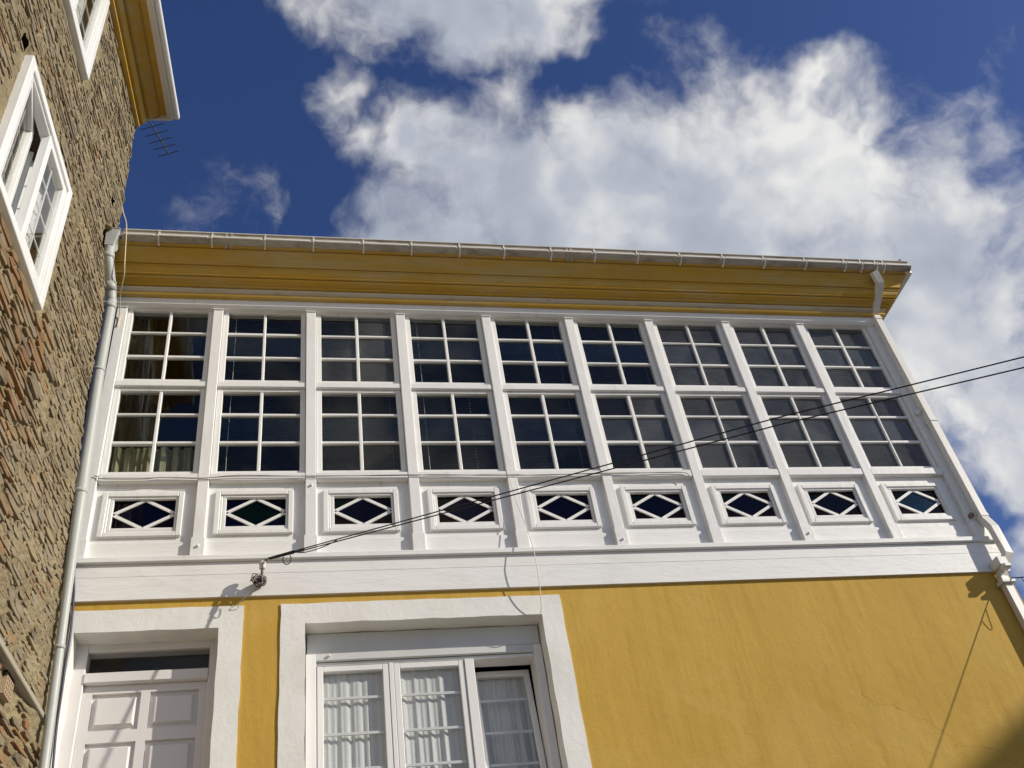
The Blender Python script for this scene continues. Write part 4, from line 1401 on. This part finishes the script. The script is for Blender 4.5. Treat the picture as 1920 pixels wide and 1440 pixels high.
# thin wires clipped under the window sills
base = [(.02, .90), (.06, .885), (.10, .862), (.45, .856), (.62, .872), (.95, .862), (1.0, .862), (1.3, .88), (1.75, .876), (2.1, .876), (2.9, .872), (3.2, .88), (3.5, .872), (3.9, .86), (4.3, .866), (4.7, .872), (5.1, .872), (5.6, .884), (5.85, .88), (5.9, .84)]
wr = G().tube(spline([(x, -.012, z) for x, z in base], 5), .0045, 5).obj('sill_wire', 'grey_cable')
tag(wr, 'thin grey wire strung along under the gallery window sills', 'wire')
wr2 = G().tube(spline([(x, -.016 - .004 * math.sin(x * 7), z + .012 * math.sin(x * 5.3)) for x, z in base[2:]], 5), .003, 5).obj('sill_wire', 'grey_cable')
tag(wr2, 'thinner second wire twisted beside the grey sill wire', 'wire')
tag(G().tube(spline([(3.965, -.02, .85), (3.99, -.03, .55), (4.03, -.09, .2), (4.05, -.14, -.1), (4.06, -.12, -.4), (4.06, -.06, -.62), (4.055, .0, -.70), (4.05, .1, -.715)], 8), .0045, 5).obj('hanging_wire', 'white_cable'),
    'thin white wire hanging from the sill down to the ground floor window corner', 'wire')
CC = [(228, 378, -.42), (231, 398, -.45), (237, 420, -.52), (236, 455, -.54), (234, 490, -.50), (233, 515, -.42), (228, 540, -.28), (225, 560, -.15), (224.5, 590, -.02), (220, 612, -.01)]
cp = []
for u, v_, y in CC:
    d = rays(u, v_); cp.append(CAMP + d * ((y - CAMP[1]) / d[1]))
tag(G().tube(spline(cp, 5), .006, 6).obj('cream_cable', 'cream_cable'), 'cream cable looping over the gutter beside the grey hopper', 'cable')
CC = [(143, 1050, -.03), (139, 1075, -.02), (139, 1110, -.01), (136, 1150, .0), (131, 1195, .0), (122, 1250, .0), (117, 1290, .0), (108, 1350, .0), (103, 1395, .0), (99, 1440, .0), (92, 1500, .0)]
cp = []
for u, v_, y in CC:
    d = rays(u, v_); cp.append(CAMP + d * ((y - CAMP[1]) / d[1]))
tag(G().tube(spline(cp, 5), .010, 6).obj('dark_cable', 'blue_cable'), 'dark blue cable running down beside the white door surround', 'cable')
# cable leaving the right corner
d2 = np.array([.526, -1.0, -.5206]); d2 /= np.linalg.norm(d2)
st = np.array([8.99, -.10, -.56])
cb = empty('corner_cable', st)
tag(cb, 'thin dark cable with a hanging loop leaving the right house corner', 'cable')
G().tube([st, st + d2 * 9], .0058, 6).obj('span', 'black_cable', cb)
G().tube(spline([st + d2 * .10, st + d2 * .12 + np.array([.0, 0, -.1]), st + d2 * .15 + np.array([.015, 0, -.16]), st + d2 * .19 + np.array([.02, 0, -.1]), st + d2 * .2], 6), .004, 5).obj('loop', 'blue_cable', cb)

# ================================================================== house across the street (its eaves shade the lower right corner)
NH = empty('neighbour_house', (36, -13, GB))
tag(NH, 'tall rendered house across the street shading the lower right of the yellow wall', 'house')
ex, ez = 30.8, 10.45
G().box(ex + .6, ex + 11, -20, -5.5, GB - 4, ez - .1, .02).obj('wall', 'white_plaster', NH)
v = [(ex, -20.5, ez), (ex + 12, -20.5, ez), (ex + 12, -5, ez), (ex, -5, ez), (ex + 6, -20.5, ez + 2.6), (ex + 6, -5, ez + 2.6)]
mk('roof', v, [(0, 3, 5, 4), (1, 4, 5, 2), (0, 4, 1), (3, 2, 5), (0, 1, 2, 3)], 'roof_slate', NH)
for y in (-18, -14, -10, -7):
    for z in (0, 3.6, 7):
        f = G().box(ex + .55, ex + .62, y, y + 1.3, z, z + 1.7, .01).obj('window', 'window_plastic', NH)
        G().box(ex + .53, ex + .56, y + .1, y + 1.2, z + .1, z + 1.6, 0).obj('pane', 'house_glass', f)
